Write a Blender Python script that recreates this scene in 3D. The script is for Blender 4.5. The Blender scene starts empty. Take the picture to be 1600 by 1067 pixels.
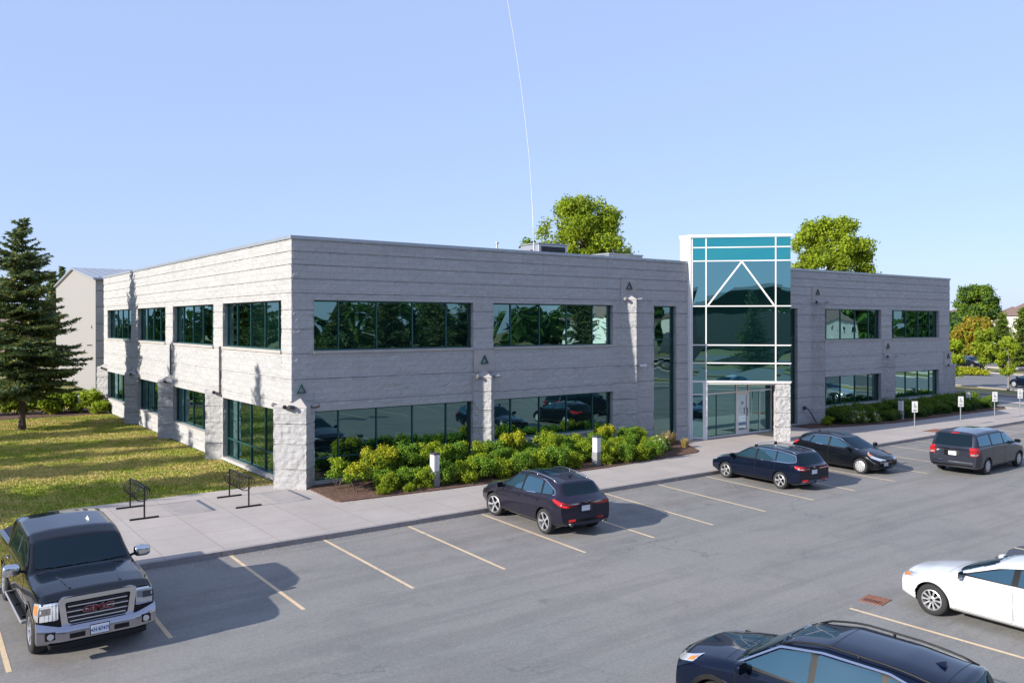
import bpy, bmesh, math, random
import numpy as np
from mathutils import Vector, Matrix, noise
from mathutils.bvhtree import BVHTree
R = math.radians
SC = bpy.context.scene
C = SC.collection

# ---------------------------------------------------------------- camera, sky, sun, exposure
# X runs along the long facade, Y into the building, the front corner of the building stands at the origin
CAM = Vector((-11.534, -28.847, 6.0))
YAW = math.atan2(1738, 1295)
FW = Vector((math.cos(YAW), math.sin(YAW))); RT = Vector((math.sin(YAW), -math.cos(YAW)))
cam_data = bpy.data.cameras.new('camera'); cam = bpy.data.objects.new('camera', cam_data); C.objects.link(cam)
cam.location = CAM; cam.rotation_euler = (R(90), 0, YAW - R(90))
cam_data.sensor_width = 36; cam_data.lens = 1295 / 1600 * 36
cam_data.shift_y = -29.2 / 1600
cam_data.clip_start = 0.1; cam_data.clip_end = 6000
SC.camera = cam
def at(px, D, z=0.0):
    """place on the ground seen in column px at D metres depth"""
    p = Vector((CAM.x, CAM.y)) + D * (FW + (px - 800) / 1295 * RT)
    return Vector((p.x, p.y, z))

W = bpy.data.worlds.new('World'); SC.world = W; W.use_nodes = True
nt = W.node_tree
sky = nt.nodes.new('ShaderNodeTexSky'); sky.sky_type = 'NISHITA'; sky.sun_disc = False
sky.sun_elevation = R(24.7); sky.sun_rotation = R(-87.7)
sky.air_density = 1.0; sky.dust_density = 0.6; sky.ozone_density = 3.0; sky.altitude = 0
# thin summer haze: the clear sky veiled by an even pale blue
hz_ = nt.nodes.new('ShaderNodeMixRGB'); hz_.inputs[0].default_value = .8; hz_.inputs[2].default_value = (1.6, 2.05, 3.3, 1)
nt.links.new(sky.outputs[0], hz_.inputs[1]); nt.links.new(hz_.outputs[0], nt.nodes['Background'].inputs[0])
nt.nodes['Background'].inputs[1].default_value = 0.116
sd = bpy.data.lights.new('sun', 'SUN'); sd.energy = 3.0; sd.angle = R(0.5); sd.color = (1.0, 0.945, 0.85)
sun = bpy.data.objects.new('sun', sd); C.objects.link(sun)
sun.rotation_euler = Vector((1, -0.04, -0.46)).to_track_quat('-Z', 'Y').to_euler()
SC.view_settings.view_transform = 'Standard'; SC.view_settings.look = 'None'
SC.view_settings.exposure = 1.32; SC.view_settings.gamma = 1
SC.cycles.max_bounces = 8; SC.cycles.transparent_max_bounces = 12; SC.cycles.caustics_reflective = False

# ---------------------------------------------------------------- materials
MATS = {}
class NT:
    def __init__(s, name):
        s.m = bpy.data.materials.new(name); s.m.use_nodes = True; s.t = s.m.node_tree
        s.b = s.t.nodes['Principled BSDF']; s.out = s.t.nodes['Material Output']; MATS[name] = s.m
    def n(s, kind, **kw):
        nd = s.t.nodes.new('ShaderNode' + kind)
        for k, v in kw.items(): setattr(nd, k, v)
        return nd
    def l(s, a, b): s.t.links.new(a, b)
    def set(s, **kw):
        for k, v in kw.items():
            k = k.replace('_', ' ')
            s.b.inputs[k].default_value = v if not (isinstance(v, tuple) and len(v) == 3) else (*v, 1)
        return s
    def coord(s): return s.n('TexCoord').outputs['Object']
    def noise(s, scale, detail=4, rough=.6, vec=None, dist=0):
        t = s.n('TexNoise'); t.inputs['Scale'].default_value = scale; t.inputs['Detail'].default_value = detail
        t.inputs['Roughness'].default_value = rough; t.inputs['Distortion'].default_value = dist
        s.l(vec if vec is not None else s.coord(), t.inputs['Vector']); return t.outputs[0]
    def ramp(s, fac, stops):
        r = s.n('ValToRGB'); e = r.color_ramp.elements
        while len(e) < len(stops): e.new(.5)
        for i, (p, c) in enumerate(stops):
            e[i].position = p; e[i].color = (*c, 1) if isinstance(c, tuple) else (c, c, c, 1)
        s.l(fac, r.inputs[0]); return r.outputs[0]
    def mix(s, fac, a, b, mode='MIX'):
        m = s.n('MixRGB', blend_type=mode)
        for i, v in enumerate((fac, a, b)):
            if isinstance(v, bpy.types.NodeSocket): s.l(v, m.inputs[i])
            else: m.inputs[i].default_value = v if i == 0 else ((*v, 1) if isinstance(v, tuple) else (v, v, v, 1))
        return m.outputs[0]
    def math(s, op, a, b=None):
        m = s.n('Math', operation=op)
        for i, v in enumerate((a, b)):
            if v is None: continue
            if isinstance(v, bpy.types.NodeSocket): s.l(v, m.inputs[i])
            else: m.inputs[i].default_value = v
        return m.outputs[0]
    def mapping(s, scale=(1, 1, 1), rot=(0, 0, 0), vec=None):
        m = s.n('Mapping'); m.inputs['Scale'].default_value = scale; m.inputs['Rotation'].default_value = rot
        s.l(vec if vec is not None else s.coord(), m.inputs['Vector']); return m.outputs[0]
    def col(s, c): s.l(c, s.b.inputs['Base Color']); return s
    def bump(s, h, strength=.3, dist=.02):
        b = s.n('Bump'); b.inputs['Strength'].default_value = strength; b.inputs['Distance'].default_value = dist
        s.l(h, b.inputs['Height']); s.l(b.outputs[0], s.b.inputs['Normal']); return s
def plain(name, col, rough=.5, metal=0, var=.12, scale=6, **kw):
    m = NT(name); n_ = m.noise(scale, 5)
    m.col(m.ramp(n_, [(.3, tuple(c * (1 - var) for c in col)), (.7, tuple(min(1, c * (1 + var)) for c in col))]))
    m.set(Roughness=rough, Metallic=metal, **kw); return m.m

def mat_block():
    m = NT('split_face_block')
    big = m.noise(.35, 5, .65); mid = m.noise(3.5, 6, .7); fine = m.noise(28, 4, .7)
    c = m.ramp(big, [(.3, (.445, .435, .43)), (.7, (.495, .485, .48))])
    c = m.mix(m.ramp(fine, [(.35, .55), (.65, 0.)]), c, (.34, .335, .335))
    c = m.mix(m.ramp(mid, [(.52, 0.), (.75, .35)]), c, (.56, .545, .535))
    # rain streaks running down from the coping
    st = m.noise(1.0, 5, .65, m.mapping((2.2, 2.2, .18)))
    sep = m.n('SeparateXYZ'); m.l(m.coord(), sep.inputs[0])
    hi = m.math('MULTIPLY', m.ramp(m.math('DIVIDE', sep.outputs[2], 9.2), [(.80, 0.), (1., 1.)]), m.ramp(st, [(.55, 0.), (.72, .35)]))
    c = m.mix(hi, c, (.17, .165, .17))
    # pale efflorescence spots
    v = m.n('TexVoronoi'); v.inputs['Scale'].default_value = 2.3; m.l(m.mapping((1, 1, 3.)), v.inputs['Vector'])
    sp = m.math('MULTIPLY', m.ramp(v.outputs['Distance'], [(.03, 1.), (.07, 0.)]), m.ramp(m.noise(.5, 2), [(.52, 0.), (.6, .8)]))
    c = m.mix(sp, c, (.6, .6, .6))
    # head joints between the blocks
    b = m.n('TexBrick'); b.inputs['Scale'].default_value = 1; b.inputs['Mortar Size'].default_value = .006
    b.inputs['Brick Width'].default_value = .6; b.inputs['Row Height'].default_value = .225
    cx = m.n('CombineXYZ'); m.l(m.math('ADD', sep.outputs[0], sep.outputs[1]), cx.inputs[0]); m.l(sep.outputs[2], cx.inputs[1])
    m.l(cx.outputs[0], b.inputs['Vector']); b.inputs['Color1'].default_value = (1, 1, 1, 1); b.inputs['Color2'].default_value = (.92, .92, .925, 1); b.inputs['Mortar'].default_value = (.68, .68, .69, 1)
    c = m.mix(1., c, b.outputs[0], 'MULTIPLY')
    m.col(c); m.set(Roughness=.95); m.b.inputs['Specular IOR Level'].default_value = .15
    m.bump(m.math('ADD', mid, m.math('MULTIPLY', fine, .6)), 1.0, .03)
mat_block()
def mat_smooth():
    m = NT('smooth_concrete'); n1 = m.noise(1.2, 5); n2 = m.noise(22, 4)
    c = m.ramp(n1, [(.3, (.36, .33, .31)), (.7, (.44, .41, .385))]); c = m.mix(m.ramp(n2, [(.4, .25), (.6, 0.)]), c, (.3, .28, .26))
    m.col(c); m.set(Roughness=.9); m.bump(n2, .25, .01)
mat_smooth()
def mat_asphalt():
    m = NT('asphalt'); big = m.noise(.07, 4, .6); mid = m.noise(.6, 6, .7); fine = m.noise(60, 3, .8)
    c = m.ramp(big, [(.35, (.205, .206, .195)), (.5, (.238, .230, .214)), (.68, (.280, .250, .228))])
    st = m.noise(.5, 6, .7, m.mapping((.25, 1.6, 1)))
    c = m.mix(m.ramp(st, [(.5, 0.), (.75, .5)]), c, (.235, .205, .19))
    c = m.mix(m.ramp(mid, [(.3, .4), (.5, 0.)]), c, (.115, .115, .12))
    c = m.mix(m.ramp(m.noise(1.7, 7, .75), [(.6, 0.), (.72, .35)]), c, (.26, .25, .24))
    # crack lines
    v = m.n('TexVoronoi', feature='DISTANCE_TO_EDGE'); v.inputs['Scale'].default_value = .11
    nd = m.n('TexNoise'); nd.inputs['Scale'].default_value = .6; nd.inputs['Detail'].default_value = 6; m.l(m.coord(), nd.inputs['Vector']); m.l(m.mix(1., m.coord(), m.mix(1., nd.outputs[1], 3., 'MULTIPLY'), 'ADD'), v.inputs['Vector'])
    cr = m.math('MULTIPLY', m.ramp(v.outputs[0], [(.0, 1.), (.0035, 0.)]), m.ramp(m.noise(.2, 2), [(.5, 0.), (.56, .5)]))
    c = m.mix(cr, c, (.05, .05, .052))
    # polished wheel tracks along the lane and grime down the middle of the stalls
    tr = m.noise(.9, 6, .7, m.mapping((.12, 1.5, 1))); c = m.mix(m.ramp(tr, [(.42, .35), (.52, 0.), (.6, 0.), (.7, .3)]), c, (.135, .13, .128))
    sp_ = m.n('SeparateXYZ'); m.l(m.coord(), sp_.inputs[0])
    band = m.math('MULTIPLY', m.ramp(m.math('ABSOLUTE', m.math('ADD', sp_.outputs[1], 9.6)), [(0., 1.), (1., 0.)]), m.ramp(m.noise(.8, 6, .75), [(.42, 0.), (.62, .55)]))
    c = m.mix(band, c, (.155, .125, .115))
    c = m.mix(m.ramp(m.noise(6, 6, .8), [(.56, 0.), (.7, .35)]), c, (.30, .29, .28))
    vp = m.n('TexVoronoi'); vp.inputs['Scale'].default_value = 5.; m.l(m.coord(), vp.inputs['Vector'])
    c = m.mix(m.math('MULTIPLY', m.ramp(vp.outputs['Distance'], [(.03, 1.), (.06, 0.)]), m.ramp(m.noise(.9, 3), [(.55, 0.), (.65, .8)])), c, (.07, .066, .066))
    oil = m.n('TexVoronoi'); oil.inputs['Scale'].default_value = .45
    m.l(m.coord(), oil.inputs['Vector'])
    c = m.mix(m.math('MULTIPLY', m.ramp(oil.outputs['Distance'], [(.0, .55), (.13, 0.)]), m.ramp(m.noise(3), [(.4, 0.), (.6, 1.)])), c, (.055, .053, .055))
    g2 = m.noise(14, 5, .8); c = m.mix(m.ramp(g2, [(.34, .35), (.5, 0.)]), c, (.13, .128, .126)); c = m.mix(m.ramp(g2, [(.52, 0.), (.68, .3)]), c, (.35, .34, .33))
    c = m.mix(m.ramp(fine, [(.3, .6), (.5, 0.)]), c, (.05, .05, .052)); c = m.mix(m.ramp(fine, [(.55, 0.), (.75, .55)]), c, (.24, .235, .23))
    m.col(c); m.set(Roughness=.88); m.bump(fine, .5, .006)
mat_asphalt()
def mat_road():
    m = NT('road_asphalt'); f = m.noise(30, 4); b = m.noise(.3, 4, .6, m.mapping((3, .3, 1)))
    c = m.ramp(b, [(.35, (.155, .15, .155)), (.65, (.2, .195, .2))]); c = m.mix(m.ramp(f, [(.4, .4), (.6, 0.)]), c, (.1, .1, .1))
    m.col(c); m.set(Roughness=.9)
mat_road()
def mat_walk():
    m = NT('sidewalk_concrete'); n1 = m.noise(.35, 6, .65); n2 = m.noise(35, 4); n3 = m.noise(2.5, 6, .7)
    c = m.ramp(n1, [(.35, (.38, .335, .305)), (.65, (.45, .40, .365))])
    c = m.mix(m.ramp(n3, [(.55, 0.), (.8, .35)]), c, (.25, .21, .185)); c = m.mix(m.ramp(n2, [(.35, .3), (.55, 0.)]), c, (.22, .2, .19))
    # sawn joints every 1.5 m
    b = m.n('TexBrick'); b.offset = 0; b.inputs['Scale'].default_value = 1; b.inputs['Mortar Size'].default_value = .012
    b.inputs['Brick Width'].default_value = 1.5; b.inputs['Row Height'].default_value = 1.55; b.inputs['Mortar Smooth'].default_value = .3
    m.l(m.coord(), b.inputs['Vector']); b.inputs['Color1'].default_value = (1, 1, 1, 1); b.inputs['Color2'].default_value = (.94, .94, .95, 1); b.inputs['Mortar'].default_value = (.62, .6, .6, 1)
    m.col(m.mix(1., c, b.outputs[0], 'MULTIPLY')); m.set(Roughness=.9); m.bump(n2, .2, .004)
mat_walk()
def mat_curb():
    m = NT('curb_concrete'); n = m.noise(1.3, 6, .7); f = m.noise(30)
    c = m.ramp(n, [(.35, (.26, .235, .23)), (.6, (.34, .31, .295)), (.8, (.2, .18, .18))]); m.col(m.mix(m.ramp(f, [(.4, .4), (.6, 0.)]), c, (.14, .13, .13))); m.set(Roughness=.9)
mat_curb()
def mat_grass():
    m = NT('lawn_turf'); a = m.noise(.16, 5, .7); b = m.noise(1.1, 6, .75); f = m.noise(14, 5, .8)
    dry = m.ramp(f, [(.3, (.26, .19, .05)), (.7, (.56, .43, .15))]); gr = m.ramp(f, [(.3, (.10, .14, .012)), (.7, (.27, .31, .03))])
    fac = m.ramp(m.math('ADD', m.math('MULTIPLY', a, .55), m.math('MULTIPLY', b, .45)), [(.42, 0.), (.56, 1.)])
    m.col(m.mix(fac, dry, gr)); m.set(Roughness=1.0); m.b.inputs['Specular IOR Level'].default_value = .05; m.bump(f, 1., .05)
mat_grass()
def mat_blade():
    m = NT('grass_blade'); a = m.noise(.16, 5, .7); b = m.noise(1.1, 6, .75)
    rnd = m.n('NewGeometry').outputs['Random Per Island']
    dry = m.ramp(rnd, [(.0, (.40, .30, .09)), (1., (.66, .53, .2))]); gr = m.ramp(rnd, [(.0, (.15, .20, .015)), (1., (.36, .40, .04))])
    fac = m.ramp(m.math('ADD', m.math('MULTIPLY', a, .55), m.math('MULTIPLY', b, .45)), [(.42, 0.), (.56, 1.)])
    m.col(m.mix(fac, dry, gr)); m.set(Roughness=.8)
mat_blade()
def mat_ground():
    m = NT('far_grass'); a = m.noise(.03, 5, .7); f = m.noise(1.2, 5, .8)
    c = m.mix(m.ramp(a, [(.4, 0.), (.6, 1.)]), m.ramp(f, [(.3, (.24, .18, .07)), (.7, (.36, .27, .11))]), m.ramp(f, [(.3, (.1, .12, .03)), (.7, (.19, .19, .05))]))
    m.col(c); m.set(Roughness=1)
mat_ground()
def mat_mulch():
    m = NT('mulch'); v = m.n('TexVoronoi'); v.inputs['Scale'].default_value = 22; m.l(m.mapping((1, 2.2, 1), (0, 0, .6)), v.inputs['Vector'])
    h = m.n('SeparateXYZ'); m.l(v.outputs['Color'], h.inputs[0])
    m.col(m.ramp(h.outputs[0], [(.0, (.045, .02, .014)), (.55, (.13, .065, .042)), (1., (.26, .15, .1))])); m.set(Roughness=1); m.bump(h.outputs[1], 1., .05)
mat_mulch()
def mat_glass(name, tint, base, fac, rough=.01, wave=.05, wscale=.55):
    m = NT(name); g = m.n('BsdfGlossy'); g.inputs['Color'].default_value = (*tint, 1); g.inputs['Roughness'].default_value = rough
    d = m.n('BsdfDiffuse'); d.inputs['Color'].default_value = (*base, 1)
    fr = m.n('Fresnel'); fr.inputs['IOR'].default_value = 1.32 if name in ('car_glass',) else 1.5
    f2 = m.math('MINIMUM', m.math('ADD', fr.outputs[0], fac), 1.0)
    mx = m.n('MixShader'); m.l(f2, mx.inputs[0]); m.l(d.outputs[0], mx.inputs[1]); m.l(g.outputs[0], mx.inputs[2]); m.l(mx.outputs[0], m.out.inputs[0])
    bp = m.n('Bump'); bp.inputs['Strength'].default_value = wave; bp.inputs['Distance'].default_value = .1
    m.l(m.noise(wscale, 1, .4), bp.inputs['Height']); m.l(bp.outputs[0], g.inputs['Normal']); m.l(bp.outputs[0], fr.inputs['Normal'])
    return m.m
mat_glass('window_glass', (.30, .50, .50), (.003, .012, .012), .44, wave=.10)
mat_glass('tower_glass', (.27, .54, .60), (.004, .02, .022), .55, wave=.07)
mat_glass('tower_glass_high', (.10, .54, .56), (.008, .085, .09), .62, wave=.03)
mat_glass('door_glass', (.42, .72, .70), (.01, .04, .04), .42, wave=.02)
mat_glass('car_glass', (.55, .74, .86), (.004, .009, .012), .03, wave=0)
mat_glass('side_glass', (.55, .80, .95), (.016, .042, .058), .13, wave=0)  # base colour lightened in place of sunlit cabins and mirrored sky
mat_glass('house_glass', (.6, .7, .8), (.01, .015, .02), .25, wave=.02)
plain('frame_green', (.020, .085, .085), .35, .3)
plain('frame_white', (.72, .70, .68), .35, .0, .04)
plain('coping_metal', (.36, .38, .41), .4, .5)
plain('white_panel', (.78, .76, .74), .45, 0, .03)
plain('siding_beige', (.29, .275, .27), .55, .1, .03)
plain('roof_metal', (.40, .41, .44), .35, .6, .05)
plain('dark_roof', (.09, .10, .11), .8)
plain('roof_membrane', (.35, .34, .33), .9)
plain('black_metal', (.016, .015, .015), .4, .4)
plain('dark_grey', (.06, .06, .07), .55)
plain('gap_dark', (.01, .012, .015), .6)
plain('mid_grey', (.23, .23, .25), .5)
plain('sign_white', (.62, .62, .62), .4, 0, .02)
plain('sign_black', (.02, .02, .02), .5)
plain('sign_green', (.02, .09, .08), .5)
plain('sign_blue', (.02, .05, .3), .5)
plain('steel', (.55, .56, .58), .3, .9, .06)
plain('galvanised', (.42, .43, .45), .45, .7, .1)
plain('rust_iron', (.26, .11, .07), .85, .2, .35, 12)
def mat_line():
    m = NT('line_yellow'); w = m.noise(26, 6, .8); b = m.noise(1.4, 5, .7)
    c = m.ramp(b, [(.35, (.56, .42, .26)), (.65, (.70, .53, .34))])
    c = m.mix(m.ramp(m.math('ADD', m.math('MULTIPLY', w, .6), m.math('MULTIPLY', b, .4)), [(.55, 0.), (.60, .8)]), c, (.24, .225, .21)); m.col(c); m.set(Roughness=.85)
mat_line()
plain('bark', (.085, .065, .05), .95, 0, .4, 14)
plain('pale_bark', (.22, .19, .16), .95, 0, .3, 14)
plain('antenna_white', (.6, .6, .6), .5)
plain('door_mat', (.055, .05, .045), .95)
plain('paper', (.8, .8, .8), .8, 0, .01)
def leaf_mat(name, dark, mid, light, trans=.25):
    m = NT(name); rnd = m.n('NewGeometry').outputs['Random Per Island']
    big = m.noise(.7, 4)
    c = m.ramp(m.math('ADD', m.math('MULTIPLY', rnd, .5), m.math('MULTIPLY', big, .5)), [(.22, dark), (.45, mid), (.85, light)])
    m.col(c); m.set(Roughness=.6); m.b.inputs['Specular IOR Level'].default_value = .25
    t = m.n('BsdfTranslucent'); m.l(c, t.inputs[0]); mx = m.n('MixShader'); mx.inputs[0].default_value = trans
    m.l(m.b.outputs[0], mx.inputs[1]); m.l(t.outputs[0], mx.inputs[2]); m.l(mx.outputs[0], m.out.inputs[0])
leaf_mat('leaf_green', (.06, .115, .012), (.12, .21, .02), (.24, .34, .03), .4)
leaf_mat('leaf_yellow_green', (.10, .16, .012), (.21, .29, .018), (.38, .42, .03), .45)
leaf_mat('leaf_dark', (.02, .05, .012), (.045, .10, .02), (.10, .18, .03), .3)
leaf_mat('leaf_autumn', (.16, .12, .012), (.28, .21, .02), (.40, .31, .035), .35)
leaf_mat('leaf_lime', (.14, .20, .014), (.28, .38, .022), (.48, .54, .04), .45)
leaf_mat('leaf_shrub', (.06, .14, .014), (.14, .27, .022), (.29, .42, .04), .35)
leaf_mat('leaf_shrub_yellow', (.17, .22, .012), (.36, .38, .02), (.56, .50, .03), .35)
leaf_mat('spruce_needle', (.05, .085, .028), (.11, .16, .04), (.38, .33, .07), .3)
leaf_mat('spruce_needle_blue', (.04, .08, .05), (.08, .15, .085), (.17, .25, .11), .3)
leaf_mat('flower_cream', (.5, .42, .28), (.66, .58, .4), (.75, .7, .55), .2)
leaf_mat('dry_grass', (.2, .13, .04), (.35, .26, .09), (.5, .4, .17), .2)

# ---------------------------------------------------------------- building blocks
def tag(o, label=None, cat=None, group=None, kind=None):
    if label: o['label'] = label
    if cat: o['category'] = cat
    if group: o['group'] = group
    if kind: o['kind'] = kind
    return o
def thing(name, loc=(0, 0, 0), rz=0, label=None, cat=None, group=None):
    o = bpy.data.objects.new(name, None); C.objects.link(o); o.empty_display_size = .2
    o.location = loc; o.rotation_euler = (0, 0, rz); return tag(o, label, cat, group)
def copy_tree(o, parent=None):
    c = o.copy(); C.objects.link(c)
    if parent: c.parent = parent
    for ch in KIDS.get(o.name, []):
        copy_tree(ch, c)
    return c
KIDS = {}
def link(o, parent):
    C.objects.link(o)
    if parent is not None:
        o.parent = parent; KIDS.setdefault(parent.name, []).append(o)
    return o
class MB:
    """collects shapes, then links them as one mesh object"""
    def __init__(s): s.v = []; s.f = []; s.m = []; s.mats = []
    def mi(s, mat):
        if mat not in s.mats: s.mats.append(mat)
        return s.mats.index(mat)
    def add(s, vs, fs, mat, M=None):
        k = len(s.v); i = s.mi(mat)
        s.v += [tuple(M @ Vector(v)) if M is not None else tuple(v) for v in vs]
        s.f += [tuple(k + a for a in f) for f in fs]; s.m += [i] * len(fs); return s
    def box(s, x0, x1, y0, y1, z0, z1, mat, M=None, bev=0.0):
        if bev:
            b = bev; vs = []
            pts = [(x0, x1), (y0, y1), (z0, z1)]
            bm = bmesh.new(); bmesh.ops.create_cube(bm, size=1)
            for v in bm.verts:
                v.co = ((x0 + x1) / 2 + v.co.x * (x1 - x0), (y0 + y1) / 2 + v.co.y * (y1 - y0), (z0 + z1) / 2 + v.co.z * (z1 - z0))
            bmesh.ops.bevel(bm, geom=bm.edges[:], offset=b, segments=2, affect='EDGES', profile=.5)
            bm.verts.index_update(); s.add([v.co.copy() for v in bm.verts], [[v.index for v in f.verts] for f in bm.faces], mat, M); bm.free(); return s
        vs = [(x, y, z) for z in (z0, z1) for y in (y0, y1) for x in (x0, x1)]
        return s.add(vs, [(0, 2, 3, 1), (4, 5, 7, 6), (0, 1, 5, 4), (2, 6, 7, 3), (0, 4, 6, 2), (1, 3, 7, 5)], mat, M)
    def prism(s, poly, z0, z1, mat, M=None):
        n = len(poly); vs = [(x, y, z0) for x, y in poly] + [(x, y, z1) for x, y in poly]
        fs = [tuple(range(n))[::-1], tuple(range(n, 2 * n))] + [(i, (i + 1) % n, n + (i + 1) % n, n + i) for i in range(n)]
        return s.add(vs, fs, mat, M)
    def tube(s, pts, r, mat, seg=8, M=None, closed=False):
        pts = [Vector(p) for p in pts]; n = len(pts); vs = []; fs = []
        rr = r if isinstance(r, (list, tuple)) else [r] * n
        up = Vector((0, 0, 1)); prev = None
        for i, p in enumerate(pts):
            t = (pts[min(i + 1, n - 1)] - pts[max(i - 1, 0)]).normalized()
            if prev is None:
                a = t.cross(up if abs(t.z) < .9 else Vector((1, 0, 0))).normalized()
            else:
                a = (prev - t * prev.dot(t)).normalized()
            prev = a; b = t.cross(a)
            for k in range(seg):
                q = 2 * math.pi * k / seg; vs.append(p + (a * math.cos(q) + b * math.sin(q)) * rr[i])
        for i in range(n - 1):
            for k in range(seg):
                k2 = (k + 1) % seg; fs.append((i * seg + k, i * seg + k2, (i + 1) * seg + k2, (i + 1) * seg + k))
        fs.append(tuple(range(seg))[::-1]); fs.append(tuple((n - 1) * seg + k for k in range(seg)))
        return s.add(vs, fs, mat, M)
    def cyl(s, p, r, h, mat, seg=20, axis='z', M=None):
        d = {'z': (0, 0, h), 'x': (h, 0, 0), 'y': (0, h, 0)}[axis]
        return s.tube([p, tuple(p[i] + d[i] for i in range(3))], r, mat, seg, M)
    def lathe(s, prof, mat, seg=28, M=None):
        """prof: (radius, y) about the y axis"""
        n = len(prof); vs = [(r * math.cos(2 * math.pi * k / seg), y, r * math.sin(2 * math.pi * k / seg)) for r, y in prof for k in range(seg)]
        fs = [(i * seg + k, i * seg + (k + 1) % seg, (i + 1) * seg + (k + 1) % seg, (i + 1) * seg + k) for i in range(n - 1) for k in range(seg)]
        return s.add(vs, fs, mat, M)
    def build(s, name, parent=None, smooth=False, label=None, cat=None, group=None, kind=None, angle=None):
        me = bpy.data.meshes.new(name); me.from_pydata(s.v, [], s.f)
        for m in s.mats: me.materials.append(MATS[m])
        me.polygons.foreach_set('material_index', s.m)
        if smooth: me.polygons.foreach_set('use_smooth', [True] * len(me.polygons))
        me.validate(); me.update()
        bm = bmesh.new(); bm.from_mesh(me); bmesh.ops.recalc_face_normals(bm, faces=bm.faces[:]) if len(s.f) < 60000 and not smooth else None; bm.to_mesh(me); bm.free()
        if angle: me.set_sharp_from_angle(angle=R(angle))
        o = bpy.data.objects.new(name, me); link(o, parent); return tag(o, label, cat, group, kind)
def quads_mesh(name, P, mat, parent=None):
    """P: (n,4,3) array of quads"""
    n = len(P); me = bpy.data.meshes.new(name)
    me.vertices.add(4 * n); me.vertices.foreach_set('co', P.reshape(-1).astype(np.float32))
    me.loops.add(4 * n); me.loops.foreach_set('vertex_index', np.arange(4 * n, dtype=np.int32))
    me.polygons.add(n); me.polygons.foreach_set('loop_start', np.arange(0, 4 * n, 4, dtype=np.int32))
    me.update(calc_edges=True)
    ms = mat if isinstance(mat, (list, tuple)) else [mat]
    for m in ms: me.materials.append(MATS[m])
    o = bpy.data.objects.new(name, me); return link(o, parent)
# ================================================================ the setting
LOT = -0.13
def sheet(name, poly, z, mat, kind='structure', label=None):
    m = MB(); m.add([(x, y, z) for x, y in poly], [tuple(range(len(poly)))], mat); return m.build(name, kind=kind, label=label)
sheet('ground', [(-900, -900), (1500, -900), (1500, 1500), (-900, 1500)], -.30, 'far_grass')
def slab(name, poly, z0, z1, mat, **k):
    m = MB(); m.prism(poly, z0, z1, mat); return m.build(name, **k)
# parking lot and the drive round the right end
sheet('parking_lot', [(-90, -6.55), (-90, -46), (62, -46), (62, 9), (52.2, 9), (52.2, -3.6), (51.0, -6.55)], LOT, 'asphalt')
# lawn
def lawn_poly(): return [(-90, -6.75), (-7.6, -6.75), (-7.6, 1.15), (-.02, 1.15), (-.02, 60), (-90, 60)]
slab('lawn', lawn_poly(), -.29, -.02, 'lawn_turf', kind='structure')
# sidewalk with the plaza at the corner
walk = [(-7.6, -6.72), (51.2, -6.72), (52.0, -5.9), (52.0, -3.3), (50.6, -3.1), (44.2, -2.95), (36.5, -2.8), (33, -2.1), (30.2, -1.35), (30.1, 0.3), (20.4, .3), (20.4, -.6), (19.75, -1.3), (18.75, -2.89), (18.2, -3.25), (16.84, -3.36), (12, -3.7), (4.4, -3.5), (.45, -3.2), (.33, -3.0), (.45, -.5), (.3, .3), (-.02, 1.15), (-7.6, 1.15)]
slab('sidewalk', walk, -.28, 0.0, 'sidewalk_concrete', kind='structure')
mc = MB()
def curb(mb, a, b, w=.16, top=.012, mat='curb_concrete', z0=-.28):
    a = Vector(a); b = Vector(b); d = (b - a).normalized(); n = Vector((d.y, -d.x)) * w
    L = (b - a).length; k = max(1, round(L / 3.0))
    for i in range(k):
        p = a + d * (L * i / k + .006); q = a + d * (L * (i + 1) / k - .006)
        z = top + random.uniform(-.004, .004)
        mb.prism([(p.x, p.y), (q.x, q.y), (q.x + n.x, q.y + n.y), (p.x + n.x, p.y + n.y)], z0, z, mat)
random.seed(4)
curb(mc, (-90, -6.722), (-7.6, -6.722), w=.16); curb(mc, (-7.6, -6.722), (51.2, -6.722)); curb(mc, (51.2, -6.722), (52.05, -5.9)); curb(mc, (52.02, -5.9), (52.02, 8.9))
mc.build('curb', kind='structure')
# planting beds
slab('planting_bed', [(.33, -3.0), (.45, -3.2), (4.4, -3.5), (12, -3.7), (16.84, -3.36), (18.2, -3.25), (18.75, -2.89), (19.75, -1.3), (20.4, -.6), (20.4, .2), (.3, .2), (.45, -.5)], -.28, .035, 'mulch', kind='structure')
slab('planting_bed', [(30.2, .2), (30.2, -1.35), (33, -2.1), (36.5, -2.8), (44.2, -2.95), (50.6, -3.1), (51.6, -2.2), (52.0, 3), (49.06, 3), (49.06, .2)], -.28, .035, 'mulch', kind='structure')
sheet('planting_bed', [(-15, 31.2), (-.05, 31.2), (-.05, 36), (-15, 36.2)], .002, 'mulch')
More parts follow.
